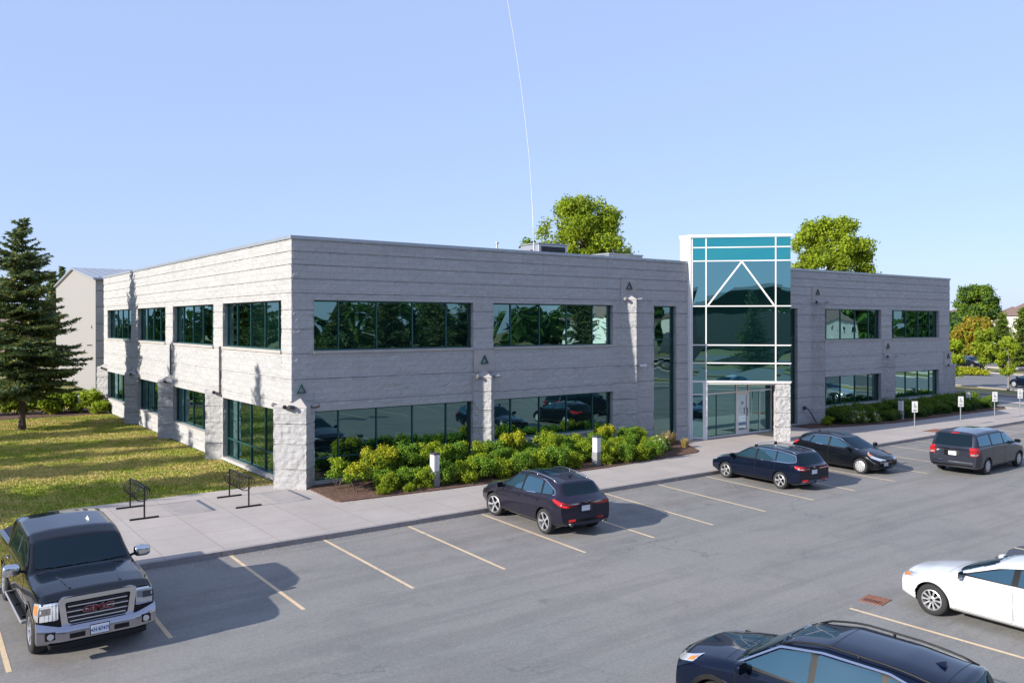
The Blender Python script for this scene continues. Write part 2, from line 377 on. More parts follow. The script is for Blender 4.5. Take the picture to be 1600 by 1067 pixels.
# curb strip of the right bed (the pale edging)
# parking lines
lines = [((-9.86, -6.9), (-9.92, -11.9)), ((-7.14, -6.95), (-7.22, -11.95)), ((-4.43, -6.9), (-4.51, -11.97)), ((-1.80, -6.9), (-1.92, -12.14)), ((.89, -6.95), (.65, -12.2)), ((3.57, -6.95), (3.26, -12.28)),
         ((6.25, -6.95), (5.85, -12.31)), ((8.94, -6.95), (8.38, -12.33)), ((11.69, -6.95), (11.17, -12.17)), ((14.45, -6.95), (13.97, -12.08)), ((17.15, -6.9), (16.6, -12.07)), ((19.85, -6.9), (19.5, -12.0)), ((22.6, -6.9), (22.2, -11.9)),
         ((25.4, -6.9), (25.09, -11.6)), ((28.3, -6.9), (27.9, -11.5)), ((31.0, -6.9), (30.6, -11.4)), ((33.7, -6.9), (33.4, -11.4)), ((36.4, -6.9), (36.1, -11.4)), ((39.1, -6.9), (38.8, -11.4)), ((41.8, -6.9), (41.5, -11.4)), ((44.5, -6.9), (44.2, -11.4))]
for k in range(0, 17): lines.append(((4.93 + 2.68 * k, -18.9), (5.1 + 2.68 * k, -24.3)))
ml = MB()
for a, b in lines:
    a = Vector(a); b = Vector(b); d = (b - a).normalized(); n = Vector((d.y, -d.x)) * .045
    ml.add([(a + n).to_3d(), (b + n).to_3d(), (b - n).to_3d(), (a - n).to_3d()], [(0, 1, 2, 3)], 'line_yellow')
for v in range(len(ml.v)): ml.v[v] = (ml.v[v][0], ml.v[v][1], LOT + .004)
ml.build('parking_lines', kind='structure')
# the street beyond the right end: it runs away from the drive at a slant
dirS = Vector((3.7, 9.7)).normalized(); nS = Vector((dirS.y, -dirS.x))
o1 = Vector((70.4, 6.0))
def strip(name, d0, d1, z, mat, t0=-160, t1=300):
    a = o1 + nS * d0; b = o1 + nS * d1
    return sheet(name, [tuple(a + dirS * t0), tuple(b + dirS * t0), tuple(b + dirS * t1), tuple(a + dirS * t1)], z, mat)
strip('path', -10.5, -9.0, -.10, 'sidewalk_concrete')
strip('verge', -4.6, .1, -.12, 'far_grass')
strip('road', .3, 20.5, -.20, 'road_asphalt'); strip('road', 31.5, 42.5, -.20, 'road_asphalt')
def kerbline(d, w=.35):
    m = MB(); a = o1 + nS * d - dirS * 160; b = o1 + nS * d + dirS * 300; n = nS * w
    m.prism([tuple(a), tuple(a + n), tuple(b + n), tuple(b)], -.29, -.08, 'sidewalk_concrete'); m.build('curb', kind='structure')
for d in (-4.9, .05, 20.3, 31.3, 42.5): kerbline(d)
# lawn blades
rng = np.random.default_rng(3)
def blades(n, x0, x1, y0, y1):
    x = rng.uniform(x0, x1, n); y = rng.uniform(y0, y1, n)
    ok = ~((x > -7.7) & (y < 1.2)); x, y = x[ok], y[ok]; n = len(x)
    a = rng.uniform(0, 6.28, n); h = rng.uniform(.0, .035, n); w = rng.uniform(.01, .022, n); lx = rng.normal(0, .03, n); ly = rng.normal(0, .03, n)
    P = np.zeros((n, 4, 3)); dx = np.cos(a) * w; dy = np.sin(a) * w
    P[:, 0] = np.stack([x - dx, y - dy, np.full(n, -.021)], 1); P[:, 1] = np.stack([x + dx, y + dy, np.full(n, -.021)], 1)
    P[:, 2] = np.stack([x + lx + dx * .3, y + ly + dy * .3, h], 1); P[:, 3] = np.stack([x + lx - dx * .3, y + ly - dy * .3, h], 1)
    return P
g = quads_mesh('grass', np.concatenate([blades(90000, -13, -.05, -6.6, 14), blades(60000, -12, -.05, 14, 31)]), 'grass_blade')
tag(g, kind='stuff')
# ================================================================ the office building
H = 9.17; LX = 49.03; LY = 33.61
GRO = [8.60, 8.12, 7.60, 7.08]
bld = thing('office_building', (0, 0, 0), 0, 'long two-storey grey block office building with dark green windows and a glass entrance tower', 'building')
wall = MB()
def nz(x, y, z, s): return noise.noise(Vector((x * s, y * s, z * s)))
def panel(p0, d, n, L, z0, z1, grooves=(), amp=.026, step=.10, mat='split_face_block', mb=wall, joint=(1, 1), off=0.0):
    """a split-face sheet: p0 start, d direction, n outward normal; grooves are raked joints"""
    xs = list(np.linspace(0, L, max(2, int(L / step) + 1))); zs = []
    gs = [g for g in grooves if z0 + .05 < g < z1 - .05]; edges = [z0] + sorted(gs) + [z1]
    rows = []
    for i in range(len(edges) - 1):
        a = edges[i] + (.022 if i else 0); b = edges[i + 1] - (.022 if i < len(edges) - 2 else 0)
        k = max(2, int((b - a) / step) + 1)
        for z in np.linspace(a, b, k): rows.append((float(z), 0))
        if i < len(edges) - 2: rows += [(edges[i + 1] - .017, 1), (edges[i + 1] + .017, 1)]
    vs = []; fs = []
    for z, gr in rows:
        for j, x in enumerate(xs):
            px = p0[0] + d[0] * x; py = p0[1] + d[1] * x
            e = nz(px, py, z, 7.) * amp + nz(px, py, z, 2.2) * amp * .7
            if gr: e = -.034
            elif (j == 0 and joint[0]) or (j == len(xs) - 1 and joint[1]): e = e - .012
            e += off
            vs.append((px + n[0] * e, py + n[1] * e, z))
    w = len(xs)
    for i in range(len(rows) - 1):
        for j in range(w - 1): fs.append((i * w + j, i * w + j + 1, (i + 1) * w + j + 1, (i + 1) * w + j))
    mb.add(vs, fs, mat)
FN = (0, -1); LN = (-1, 0)
def front(u0, u1, z0, z1, gr, **k): panel((u0, 0), (1, 0), FN, u1 - u0, z0, z1, gr, **k)
def left(v0, v1, z0, z1, gr, **k): panel((0, v0), (0, 1), LN, v1 - v0, z0, z1, gr, **k)
PG = [6.46, 5.76, 4.86, 3.93, 3.12, 2.34, 1.61, .71]
SG = [3.93, 3.06]
ZU0, ZU1, ZL1, SILL = 4.96, 6.84, 2.73, .95
fb = [(.87, 7.93, 0.14), (8.98, 15.97, SILL), (33.4, 39.88, SILL), (41.2, 47.5, SILL)]
lb = [(1.02, 7.85, 0.14), (9.21, 15.97, SILL), (17.45, 23.7, SILL), (25.4, 32.33, SILL)]
# parapet bands
front(0, 21.5, ZU1, H - .12, GRO, joint=(0, 0)); front(28.2, LX, ZU1, H - .12, GRO, joint=(0, 0)); left(0, LY, ZU1, H - .12, GRO, joint=(0, 0))
def bays(fn, bl, end):
    prev = 0.0
    for (a, b, s) in bl:
        if a > prev: fn(prev, a, 0, ZU1, PG)
        fn(a, b, ZL1, ZU0, SG)
        if s > .5: fn(a, b, 0, s, [.5])
        else: fn(a, b, 0, s, [])
        prev = b
    if end > prev: fn(prev, end, 0, ZU1, PG)
bays(front, fb[:2], 18.78); front(20.4, 21.5, 0, ZU1, PG)
front(18.78, 20.4, 0, .10, [])
front(28.2, 29.2, 0, ZU1, PG); front(29.2, 30.75, 0, .10, [])
front(30.75, 33.4, 0, ZU1, PG); prev = 39.88
for a, b, s in fb[2:]:
    front(a, b, ZL1, ZU0, SG); front(a, b, 0, s, [.5])
front(39.88, 41.2, 0, ZU1, PG); front(47.5, LX, 0, ZU1, PG)
bays(left, lb, LY)
# right end and back
panel((LX, 0), (0, 1), (1, 0), LY, 0, H - .12, GRO + PG, step=.5); panel((0, LY), (1, 0), (0, 1), LX, 0, H - .12, GRO + PG, step=.6)
# reveals of the openings
RD = .24
def reveal(fn_d, n, p0, p1, z0, z1, top=True):
    """stone jambs, head and sill lining of one opening"""
    inn = (-n[0] * RD, -n[1] * RD)
    panel(p1, inn and (inn[0] / RD, inn[1] / RD), (-fn_d[0], -fn_d[1]), RD, z0, z1, [g for g in PG if z0 < g < z1], amp=.018, step=.08)
    panel(p0, (inn[0] / RD, inn[1] / RD), fn_d, RD, z0, z1, [g for g in PG if z0 < g < z1], amp=.018, step=.08)
    wall.add([(p0[0], p0[1], z1), (p1[0], p1[1], z1), (p1[0] + inn[0], p1[1] + inn[1], z1), (p0[0] + inn[0], p0[1] + inn[1], z1)], [(0, 1, 2, 3)], 'smooth_concrete')
    wall.add([(p0[0], p0[1], z0), (p1[0], p1[1], z0), (p1[0] + inn[0], p1[1] + inn[1], z0), (p0[0] + inn[0], p0[1] + inn[1], z0)], [(0, 1, 2, 3)], 'smooth_concrete')
def window(axis, a, b, z0, z1, mull, trans=(), name='window', jamb=.18):
    """green aluminium window set back in its opening; axis 0 = front wall, 1 = left wall"""
    d = (1, 0) if axis == 0 else (0, 1); n = FN if axis == 0 else LN
    P = lambda s, e: (d[0] * s - n[0] * e, d[1] * s - n[1] * e)
    reveal(d, n, P(a, 0), P(b, 0), z0, z1)
    f = MB(); t = .055
    def bar(s0, s1, za, zb, e0=RD - .05, e1=RD + .03):
        p = P(s0, e0); q = P(s1, e1); f.box(min(p[0], q[0]), max(p[0], q[0]), min(p[1], q[1]), max(p[1], q[1]), za, zb, 'frame_green')
    bar(a + .001, a + t, z0 + .001, z1 - .001); bar(b - t, b - .001, z0 + .001, z1 - .001); bar(a + t, b - t, z0 + .001, z0 + t); bar(a + t, b - t, z1 - t, z1 - .001)
    for m_ in mull: bar(m_ - t * .45, m_ + t * .45, z0 + t, z1 - t, RD - .045)
    for z_ in trans: bar(a + t, b - t, z_ - t * .5, z_ + t * .5, RD - .04)
    fo = f.build(name, bld)
    g = MB(); p = P(a + .02, RD); q = P(b - .02, RD)
    # each light is its own glass sheet, leaning a hair differently
    es = [a + .02] + list(mull) + [b - .02]; zz = [z0 + .02] + list(trans) + [z1 - .02]
    rr = random.Random(int(a * 100 + z0 * 7))
    for i in range(len(es) - 1):
        for j in range(len(zz) - 1):
            e = [RD + rr.uniform(-.004, .004) for _ in range(4)]
            c = [P(es[i], e[0]), P(es[i + 1], e[1]), P(es[i + 1], e[2]), P(es[i], e[3])]
            g.add([(c[0][0], c[0][1], zz[j]), (c[1][0], c[1][1], zz[j]), (c[2][0], c[2][1], zz[j + 1]), (c[3][0], c[3][1], zz[j + 1])], [(0, 1, 2, 3)], 'window_glass')
    g.build('pane', fo)
    # projecting concrete sill
    if z0 > .5:
        s = MB(); p = P(a - .03, -.05); q = P(b + .03, RD - .05)
        s.box(min(p[0], q[0]), max(p[0], q[0]), min(p[1], q[1]), max(p[1], q[1]), z0 - .10, z0 + .002, 'smooth_concrete'); s.build('sill', fo)
def ms(a, b): # module of 1.6 m
    return [a + .1 + 1.58 * k for k in range(1, 5) if a + .1 + 1.58 * k < b - .4]
for a, b, s in fb[:2]:
    mu = [a + 1.06, a + 2.66, a + 4.26, a + 5.85]
    window(0, a, b, ZU0, ZU1, mu); window(0, a, b, s, ZL1, mu, trans=(.95,) if s < .5 else ())
for a, b, s in fb[2:]:
    mu = [a + .57, a + 2.13, a + 3.74, a + 5.3]; mu = [m_ for m_ in mu if m_ < b - .2]
    window(0, a, b, ZU0, ZU1, mu); window(0, a, b, s, ZL1, mu)
for i, (a, b, s) in enumerate(lb):
    mu = [a + .74, a + 2.2, a + 3.83, a + 5.5] if i < 2 else [a + .45, a + 1.75, a + 3.3, a + 4.75]
    window(1, a, b, ZU0, ZU1, mu); window(1, a, b, s, ZL1, mu, trans=(.95,) if s < .5 else ())
window(0, 18.78, 20.4, .10, ZU1, [], trans=(5.15, 2.7)); window(0, 29.2, 30.75, .10, ZU1, [], trans=(5.15, 2.7))
wall.build('wall', bld)
# coping, roof
cp = MB()
cp.box(-.05, 21.5, -.05, .3, H - .12, H, 'coping_metal'); cp.box(28.2, LX + .05, -.05, .3, H - .12, H, 'coping_metal'); cp.box(-.05, .3, .3, LY + .05, H - .12, H, 'coping_metal')
cp.box(LX - .3, LX + .05, .3, LY + .05, H - .12, H, 'coping_metal'); cp.box(.3, LX - .3, LY - .3, LY + .05, H - .12, H, 'coping_metal')
cp.build('coping', bld)
rf = MB(); rf.box(.05, LX - .05, .3, LY - .3, H - .7, H - .55, 'roof_membrane'); rf.build('roof', bld)
# diamond buttresses with little pyramid caps
def buttress(axis, c, top, sink=.0, mirror=False):
    r = .552; cap = .30
    b = MB(); d = (1, 0) if axis == 0 else (0, 1); n = FN if axis == 0 else LN
    ctr = (d[0] * c, d[1] * c) if not mirror else (LX, c)
    if mirror: d = (0, 1); n = (1, 0)
    nose = (ctr[0] + n[0] * r, ctr[1] + n[1] * r)
    e = top - cap
    for s in (-1, 1):
        root = (ctr[0] + s * d[0] * r, ctr[1] + s * d[1] * r); L = r * math.sqrt(2)
        dd = ((nose[0] - root[0]) / L, (nose[1] - root[1]) / L); nn = ((s * d[0] + n[0]) / math.sqrt(2), (s * d[1] + n[1]) / math.sqrt(2))
        panel(root, dd, nn, L, 0, e, PG + [g for g in GRO], amp=.03, step=.07, mb=b, joint=(0, 0))
        k = .02
        b.add([(root[0], root[1], e), (nose[0] + n[0] * k, nose[1] + n[1] * k, e), (ctr[0], ctr[1], top)], [(0, 1, 2)], 'smooth_concrete')
        b.add([(root[0], root[1], e - .03), (nose[0] + n[0] * k, nose[1] + n[1] * k, e - .03), (nose[0] + n[0] * k, nose[1] + n[1] * k, e), (root[0], root[1], e)], [(0, 1, 2, 3)], 'smooth_concrete')
    o = b.build('buttress', bld)
    # smooth concrete plate above with the raised triangle
    return ctr, d, n, nose, e, o
def emblem(ctr, d, n, z, bo, plate=(.0, 0)):
    m = MB(); q = lambda s, e, zz: (ctr[0] + d[0] * s + n[0] * e, ctr[1] + d[1] * s + n[1] * e, zz)
    T = lambda k, e: [q(-.20 * k, e, z - .15 * k), q(.20 * k, e, z - .15 * k), q(0, e, z + .22 * k)]
    a = T(1, .045); c = T(1, .10); i = T(.62, .10); j = T(.62, .045)
    for k in range(3):
        l = (k + 1) % 3
        m.add([c[k], c[l], i[l], i[k]], [(0, 1, 2, 3)], 'sign_green'); m.add([a[k], a[l], c[l], c[k]], [(0, 1, 2, 3)], 'sign_green'); m.add([i[k], i[l], j[l], j[k]], [(0, 1, 2, 3)], 'sign_green')
    m.build('triangle_emblem', bo)
    if plate[1] > plate[0]:
        p = MB(); e = .04
        p.add([q(-.52, e, plate[0]), q(.52, e, plate[0]), q(.52, e, plate[1]), q(-.52, e, plate[1])], [(0, 1, 2, 3)], 'smooth_concrete')
        for (s0, z0_), (s1, z1_) in [((-.52, plate[0]), (.52, plate[0])), ((.52, plate[0]), (.52, plate[1])), ((.52, plate[1]), (-.52, plate[1])), ((-.52, plate[1]), (-.52, plate[0]))]:
            p.add([q(s0, e, z0_), q(s1, e, z1_), q(s1, -.05, z1_), q(s0, -.05, z0_)], [(0, 1, 2, 3)], 'smooth_concrete')
        p.build('plate', bo)
def floods(ctr, d, n, z, nose, bo, sides=(-1, 1), mat='mid_grey'):
    for s in sides:
        m = MB(); c = Vector((ctr[0] + d[0] * s * .42, ctr[1] + d[1] * s * .42, z)); out = Vector((n[0], n[1], 0)); dv = Vector((d[0] * s, d[1] * s, 0))
        p = c + out * .28; m.tube([Vector((ctr[0], ctr[1], z)) + out * .12, p], .022, 'black_metal', 6)
        ax = (dv * .85 + out * .4 + Vector((0, 0, .15))).normalized()
        m.tube([p - ax * .07, p + ax * .17], .075, mat, 12); m.tube([p + ax * .171, p + ax * .185], .066, 'black_metal', 12)
        m.build('floodlight', bo)
for axis, c, top, ez, pl in [(0, .337, 3.26, 3.58, (3.12, 3.93)), (0, 8.47, 4.04, 4.42, (3.93, 4.86)), (0, 17.0, 7.42, 7.76, (7.08, 8.12)), (0, 32.7, 7.50, 7.80, (7.08, 8.12)), (0, 40.6, 4.10, 4.45, (3.93, 4.86)), (0, 48.69, 3.3, 3.62, (3.12, 3.93)),
                              (1, .337, 3.26, 0, None), (1, 8.53, 3.24, 0, None), (1, 16.73, 3.24, 0, None), (1, 24.5, 3.24, 0, None), (1, 33.0, 3.24, 0, None)]:
    ctr, d, n, nose, e, bo = buttress(axis, c, top)
    if pl: emblem(ctr, d, n, ez, bo, (pl[0], pl[1]) if c > .5 else (0, 0))
    floods(ctr, d, n, top - .30, nose, bo, mat='mid_grey' if c > .5 else 'dark_grey')
ctr, d, n, nose, e, bo = buttress(0, .34, 3.26, mirror=True)
# downpipe and cameras
dp = MB()
for v in (8.02, ): dp.tube([(-.07, v, ZU0), (-.07, v, 2.9)], .045, 'dark_grey', 8)
dp.build('downpipe', bld)
dp = MB(); dp.tube([(-.06, 16.2, 3.3), (-.06, 16.2, 4.9)], .035, 'dark_grey', 8); dp.build('downpipe', bld)
sc = MB(); sc.tube([(17.62, 0, 3.95), (17.62, -.25, 3.95)], .03, 'sign_white', 8); sc.box(17.45, 17.95, -.34, -.2, 3.86, 3.98, 'sign_white', bev=.02); sc.box(17.95, 17.98, -.32, -.22, 3.88, 3.96, 'sign_black'); sc.build('security_camera', bld)
# pipes at the foot of the wall right of the tower
hb = MB(); hb.tube([(31.35, -.03, 1.0), (31.35, -.2, 1.0), (31.5, -.25, .9), (32.2, -.3, .1)], .035, 'dark_grey', 8); hb.box(31.25, 31.45, -.12, .02, .9, 1.1, 'dark_grey'); hb.build('standpipe', bld)
# rooftop units
t = thing('rooftop_unit', (16.2, 6.6, H - .55), 0, 'white rooftop air handling unit with dark louvre beside the tall whip antenna', 'air conditioner')
m = MB(); m.box(-.30, 1.7, -1, .6, .25, 1.58, 'roof_metal', bev=.03); m.box(-.2, 1.6, -.9, .5, 0, .25, 'galvanised'); m.build('casing', t)
m = MB(); m.box(-.12, 1.52, -1.03, -1.005, .45, 1.46, 'gap_dark')
for k in range(9): m.box(-.12, 1.52, -1.05, -1.031, .5 + .11 * k, .515 + .11 * k, 'dark_grey')
m.build('louvre', t)
m = MB(); m.box(-.37, 1.77, -1.07, .67, 1.58, 1.63, 'galvanised'); m.box(-.33, -.301, -.6, -.3, 1.1, 1.3, 'dark_grey'); m.build('top_panel', t)
t = thing('roof_hatch', (19.4, 3.2, H - .55), 0, 'low grey roof hatch box just behind the parapet left of the glass tower', 'roof hatch')
m = MB(); m.box(-1.25, 1.2, -.6, .7, 0, .92, 'galvanised'); m.build('body', t)
m = MB(); m.box(-1.3, 1.25, -.65, .75, .92, 1.0, 'coping_metal', bev=.015); m.build('lid', t)
t = thing('roof_vent', (10.3, 1.6, H - .55), 0, 'thin grey vent pipe standing up behind the parapet', 'vent')
m = MB(); m.tube([(0, 0, 0), (0, 0, .95)], .05, 'galvanised', 10); m.tube([(0, 0, .95), (0, 0, 1.02)], .09, 'galvanised', 10); m.build('pipe', t)
# whip antenna
t = thing('whip_antenna', (15.95, 5.4, H - .55), 0, 'very tall thin white whip antenna bending left above the roof', 'antenna')
pts = []; pr = [(834.5, 385), (833, 340), (830, 290), (826.5, 240), (821, 190), (815, 140), (808.5, 95), (801, 48), (793, 0), (784, -45)]
for px, py in pr:
    dr = Vector((FW.x, FW.y)) + (px - 800) / 1295 * RT; tt = (5.4 - CAM.y) / dr.y
    pts.append((CAM.x + tt * dr.x - 15.95, 0, 6 + (504.3 - py) / 1295 * tt - H + .55))
pts[0] = (pts[0][0], 0, 0)
m = MB(); m.tube(pts, [.025] * 2 + [.015] * 8, 'antenna_white', 8); m.build('whip', t, smooth=True)
m = MB(); m.tube([(pts[0][0], 0, 0), (pts[0][0], 0, 1.6)], .06, 'galvanised', 10); m.box(-.25, .25, -.25, .25, 0, .08, 'galvanised'); m.build('base', t)

# ================================================================ entrance tower (front turned 45 degrees)
TH = 10.5
tw = thing('entrance_tower', (21.37, -.18, 0), 0, 'glass entrance tower with white frame and white triangle in the middle of the long facade', 'tower')
S2 = math.sqrt(.5); TL = 4.89
Mt = Matrix.Rotation(-math.pi / 4, 4, 'Z')     # local x runs along the left front face, local -y faces the camera side
def fb_(mb, s0, s1, z0, z1, e0=-.05, e1=.06, mat='frame_white'): mb.box(s0, s1, e0, e1, z0, z1, mat, Mt)
def face(mirror):
    M0 = Mt if not mirror else Matrix.Translation((2 * TL * S2, 0, 0)) @ Matrix.Diagonal((-1, 1, 1, 1)) @ Mt
    f = MB(); B = lambda s0, s1, z0, z1, e0=-.05, e1=.06, mat='frame_white': f.box(s0, s1, e0, e1, z0, z1, mat, M0)
    w = .030
    for s in (.71, 4.16): B(s - w, s + w, 3.0 + w, TH - .14, -.05)
    for z in (9.85, 9.16, 6.85, 4.86, 3.94): 
        for a, b in ((.04, .71 - w), (.71 + w, 4.16 - w), (4.16 + w, TL - .001)): B(a, b, z - w, z + w, -.048)
    B(.0, .04, 0, TH - .14, -.052); B(.55, .77, 0, 3.0 - .05, -.052); B(.04, TL, 3.0 - .06, 3.0 + .04, -.06)
    B(.04, .55, 2.29, 2.35, -.048); B(.04, .55, .04, .12, -.048)
    # triangle
    A_, B_, T_ = (.80, 6.89), (4.08, 6.89), (2.49, 9.12)
    for p, q in ((A_, T_), (B_, T_)):
        p = Vector(p); q = Vector(q); dd = (q - p).normalized(); nn = Vector((-dd.y, dd.x)) * .04
        poly = [p + nn, q + nn, q - nn, p - nn]
        f.add([(c.x, -.047, c.y) for c in poly] + [(c.x, .0, c.y) for c in poly], [(0, 1, 2, 3), (0, 1, 5, 4), (1, 2, 6, 5), (2, 3, 7, 6), (3, 0, 4, 7)], 'frame_white', M0)
    fo = f.build('frame', tw)
    for nm, segs, mt in (('spandrel_glass', [(9.16, 9.85), (9.85, TH - .14)], 'tower_glass_high'), ('pane', [(6.85, 9.16), (4.86, 6.85), (3.94, 4.86), (3.0, 3.94)], 'tower_glass')):
        g = MB()
        for z0, z1 in segs:
            for a, b in ((.02, .71), (.71, 4.16), (4.16, TL)):
                rr = random.uniform(-.004, .004); g.add([(a, rr, z0), (b, -rr, z0), (b, rr, z1), (a, -rr, z1)], [(0, 1, 2, 3)], mt, M0)
        g.build(nm, fo)
    g = MB()
    for z0, z1 in ((.12, 2.3), (2.34, 2.95)): g.add([(.03, 0, z0), (.56, 0, z0), (.56, 0, z1), (.03, 0, z1)], [(0, 1, 2, 3)], 'tower_glass', M0)
    g.build('side_light', fo)
    s = MB(); s.box(-.04, TL, .07, .09, 9.1, TH - .14, 'dark_grey', M0); s.build('backing', fo)
random.seed(8)
face(False); face(True)
wd = TL * 2 * S2
m = MB()   # white side cheeks and parapet cap
m.box(-.12, -.002, .0, .6, 0, TH - .14, 'white_panel'); m.box(wd + .002, wd + .12, .0, .6, 0, TH - .14, 'white_panel')
m.box(-.12, wd + .12, .6, .68, 5, TH - .14, 'white_panel'); m.build('side_panel', tw)
m = MB(); m.prism([(-.16, .72), (-.16, -.03), (-.10, -.09), (wd / 2, -wd / 2 - .1), (wd + .10, -.09), (wd + .16, -.03), (wd + .16, .72)], TH - .14, TH, 'white_panel'); m.build('parapet_cap', tw)
m = MB(); m.prism([(.06, -.06), (wd / 2, -wd / 2 + .08), (wd - .06, -.06)], 2.86, 2.93, 'white_panel'); m.build('soffit', tw)
# stone pillar under the nose
ctr = (wd / 2, -wd / 2); r = .50
pb = MB(); side = .70
cx = ctr[0]; cy = ctr[1] + .50 + .0
cor = [(cx, cy - r), (cx + r, cy), (cx, cy + r), (cx - r, cy)]
for k in range(4):
    a = Vector(cor[k]); b = Vector(cor[(k + 1) % 4]); L = (b - a).length; dd = (b - a) / L; nn = (dd.y, -dd.x)
    for zz0, zz1 in ((0, 2.94),): panel(tuple(a), tuple(dd), nn, L, zz0, zz1, [.71, 1.43, 2.23], amp=.04, step=.06, mb=pb, joint=(0, 0))
pb.build('pillar', tw)
# recessed entrance wall with door, parallel to the facade
dw = thing('entrance_door', (0, 0, 0))
bpy.data.objects.remove(dw)
yw = -.17; f = MB(); g = MB(); w = .035
x0, x1 = .55, wd - .55
dA, dB = 3.35, 4.32    # door opening
for a, b, z0, z1 in ((x0, x1, 0, .06), (x0, x1, 2.26, 2.33), (x0, x1, 2.86, 2.93)): f.box(a, b, yw - .05, yw + .05, z0, z1, 'frame_white')
for s in (x0, dA - .035, dB + .035, x1): f.box(s - w, s + w, yw - .052, yw + .05, .06, 2.86, 'frame_white')
for s in (1.7, 5.35): f.box(s - .01, s + .01, yw - .03, yw + .01, .06, 2.26, 'frame_green')
f.box(5.3, 5.36, yw - .04, yw + .02, .06, 2.26, 'frame_white')
fo = f.build('storefront', tw)
for a, b in ((x0, 1.7), (1.7, dA - .07), (dB + .07, 5.35), (5.35, x1)): g.add([(a, yw, .03), (b, yw, .03), (b, yw, 2.3), (a, yw, 2.3)], [(0, 1, 2, 3)], 'door_glass')
for a, b in ((x0, dA), (dA, dB), (dB, x1)): g.add([(a, yw, 2.3), (b, yw, 2.3), (b, yw, 2.9), (a, yw, 2.9)], [(0, 1, 2, 3)], 'door_glass')
g.build('pane', fo)
d = MB()
for a, b, z0, z1 in ((dA, dA + .13, .02, 2.26), (dB - .13, dB, .02, 2.26), (dA + .13, dB - .13, .02, .22), (dA + .13, dB - .13, 2.1, 2.26)): d.box(a, b, yw - .045, yw + .02, z0, z1, 'frame_white')
d.box(dA + .13, dB - .13, yw - .05, yw - .03, 1.0, 1.06, 'frame_white')
do = d.build('door', tw)
g = MB(); g.add([(dA + .1, yw - .01, .2), (dB - .1, yw - .01, .2), (dB - .1, yw - .01, 2.15), (dA + .1, yw - .01, 2.15)], [(0, 1, 2, 3)], 'car_glass'); g.build('door_pane', do)
g = MB(); g.tube([(dB - .17, yw - .06, 1.0), (dB - .17, yw - .12, 1.02), (dB - .17, yw - .12, 1.38), (dB - .17, yw - .06, 1.4)], .02, 'black_metal', 8); g.build('handle', do)
g = MB(); g.box(dA + .38, dA + .62, yw - .02, yw - .012, 1.45, 1.85, 'paper'); g.box(dA + .42, dA + .58, yw - .022, yw - .0201, 1.6, 1.75, 'mid_grey'); g.build('notice', do)
t = thing('door_mat', (26.4, -1.45, .002), R(2), 'dark rectangular mat lying on the concrete in front of the glass entrance door', 'mat')
m = MB(); m.box(-.85, .85, -.55, .55, 0, .018, 'door_mat', bev=.004); m.build('mat', t)
# ================================================================ vehicles
def paint(name, col, metal=.5, rough=.28, coat=1.0, flake=.1):
    m = NT(name); n_ = m.noise(1.5, 4); n2 = m.noise(300, 1)
    c = m.ramp(n_, [(.3, tuple(x * .93 for x in col)), (.7, tuple(min(1, x * 1.07) for x in col))])
    m.col(c); m.set(Metallic=metal, Roughness=rough); m.b.inputs['Coat Weight'].default_value = coat; m.b.inputs['Coat Roughness'].default_value = .02; m.b.inputs['Coat IOR'].default_value = 1.30; m.b.inputs['Specular IOR Level'].default_value = .12
    return m
paint('paint_black', (.004, .005, .008), .0, .2)
paint('paint_navy', (.003, .007, .022), .3, .2)  # blue on the black crossover stands in for sky mirrored in its paint
paint('paint_deep', (.005, .009, .024), .3, .2)
paint('paint_plum', (.028, .026, .046), .6, .3)
paint('paint_granite', (.042, .046, .066), .6, .32)
paint('paint_white', (.64, .64, .65), 0, .35)
paint('paint_silver', (.42, .43, .45), .7, .3)
plain('rubber', (.020, .020, .021), .85); plain('alloy', (.62, .62, .64), .32, .75, .04); plain('alloy_dark', (.10, .10, .11), .4, .6)
plain('chrome', (.66, .66, .68), .10, 1.0, .02); plain('chrome_bumper', (.40, .385, .42), .16, 1.0, .03); plain('trim_black', (.010, .010, .011), .45, Specular_IOR_Level=.25); plain('gap_black', (.003, .003, .003), .9)  # bumper chrome: dark purplish tint painted in as the asphalt's reflection
plain('lamp_red', (.42, .012, .015), .18, 0, .1); plain('lamp_clear', (.62, .64, .68), .08, .6, .05); plain('lamp_amber', (.75, .20, .02), .25, 0, .05)
plain('plate_white', (.72, .75, .80), .5, 0, .03); plain('plate_blue', (.01, .03, .22), .5); plain('badge_red', (.16, .012, .02), .3); plain('hubcap', (.50, .51, .53), .4, .5, .04)

def smooth_profile(pts, xs, rad=.05):
    p = sorted(pts); px = [a for a, _ in p]; pz = [b for _, b in p]
    out = np.zeros(len(xs)); ks = np.linspace(-1, 1, 9); wk = (1 - ks ** 2); wk /= wk.sum()
    for k, w in zip(ks, wk): out += w * np.interp(xs + k * rad, px, pz)
    return out
def rounded(sec, rr, n=4):
    """open polyline with its inner corners rounded"""
    out = [sec[0]]
    for i in range(1, len(sec) - 1):
        p, a, b = Vector(sec[i]), Vector(sec[i - 1]), Vector(sec[i + 1])
        r = min(rr[i], (a - p).length * .48, (b - p).length * .48)
        s = p + (a - p).normalized() * r if (a - p).length > 1e-6 else p; e = p + (b - p).normalized() * r if (b - p).length > 1e-6 else p
        for k in range(n + 1):
            t = k / n; out.append(tuple(s * (1 - t) ** 2 + p * 2 * t * (1 - t) + e * t * t))
    out.append(sec[-1]); return out
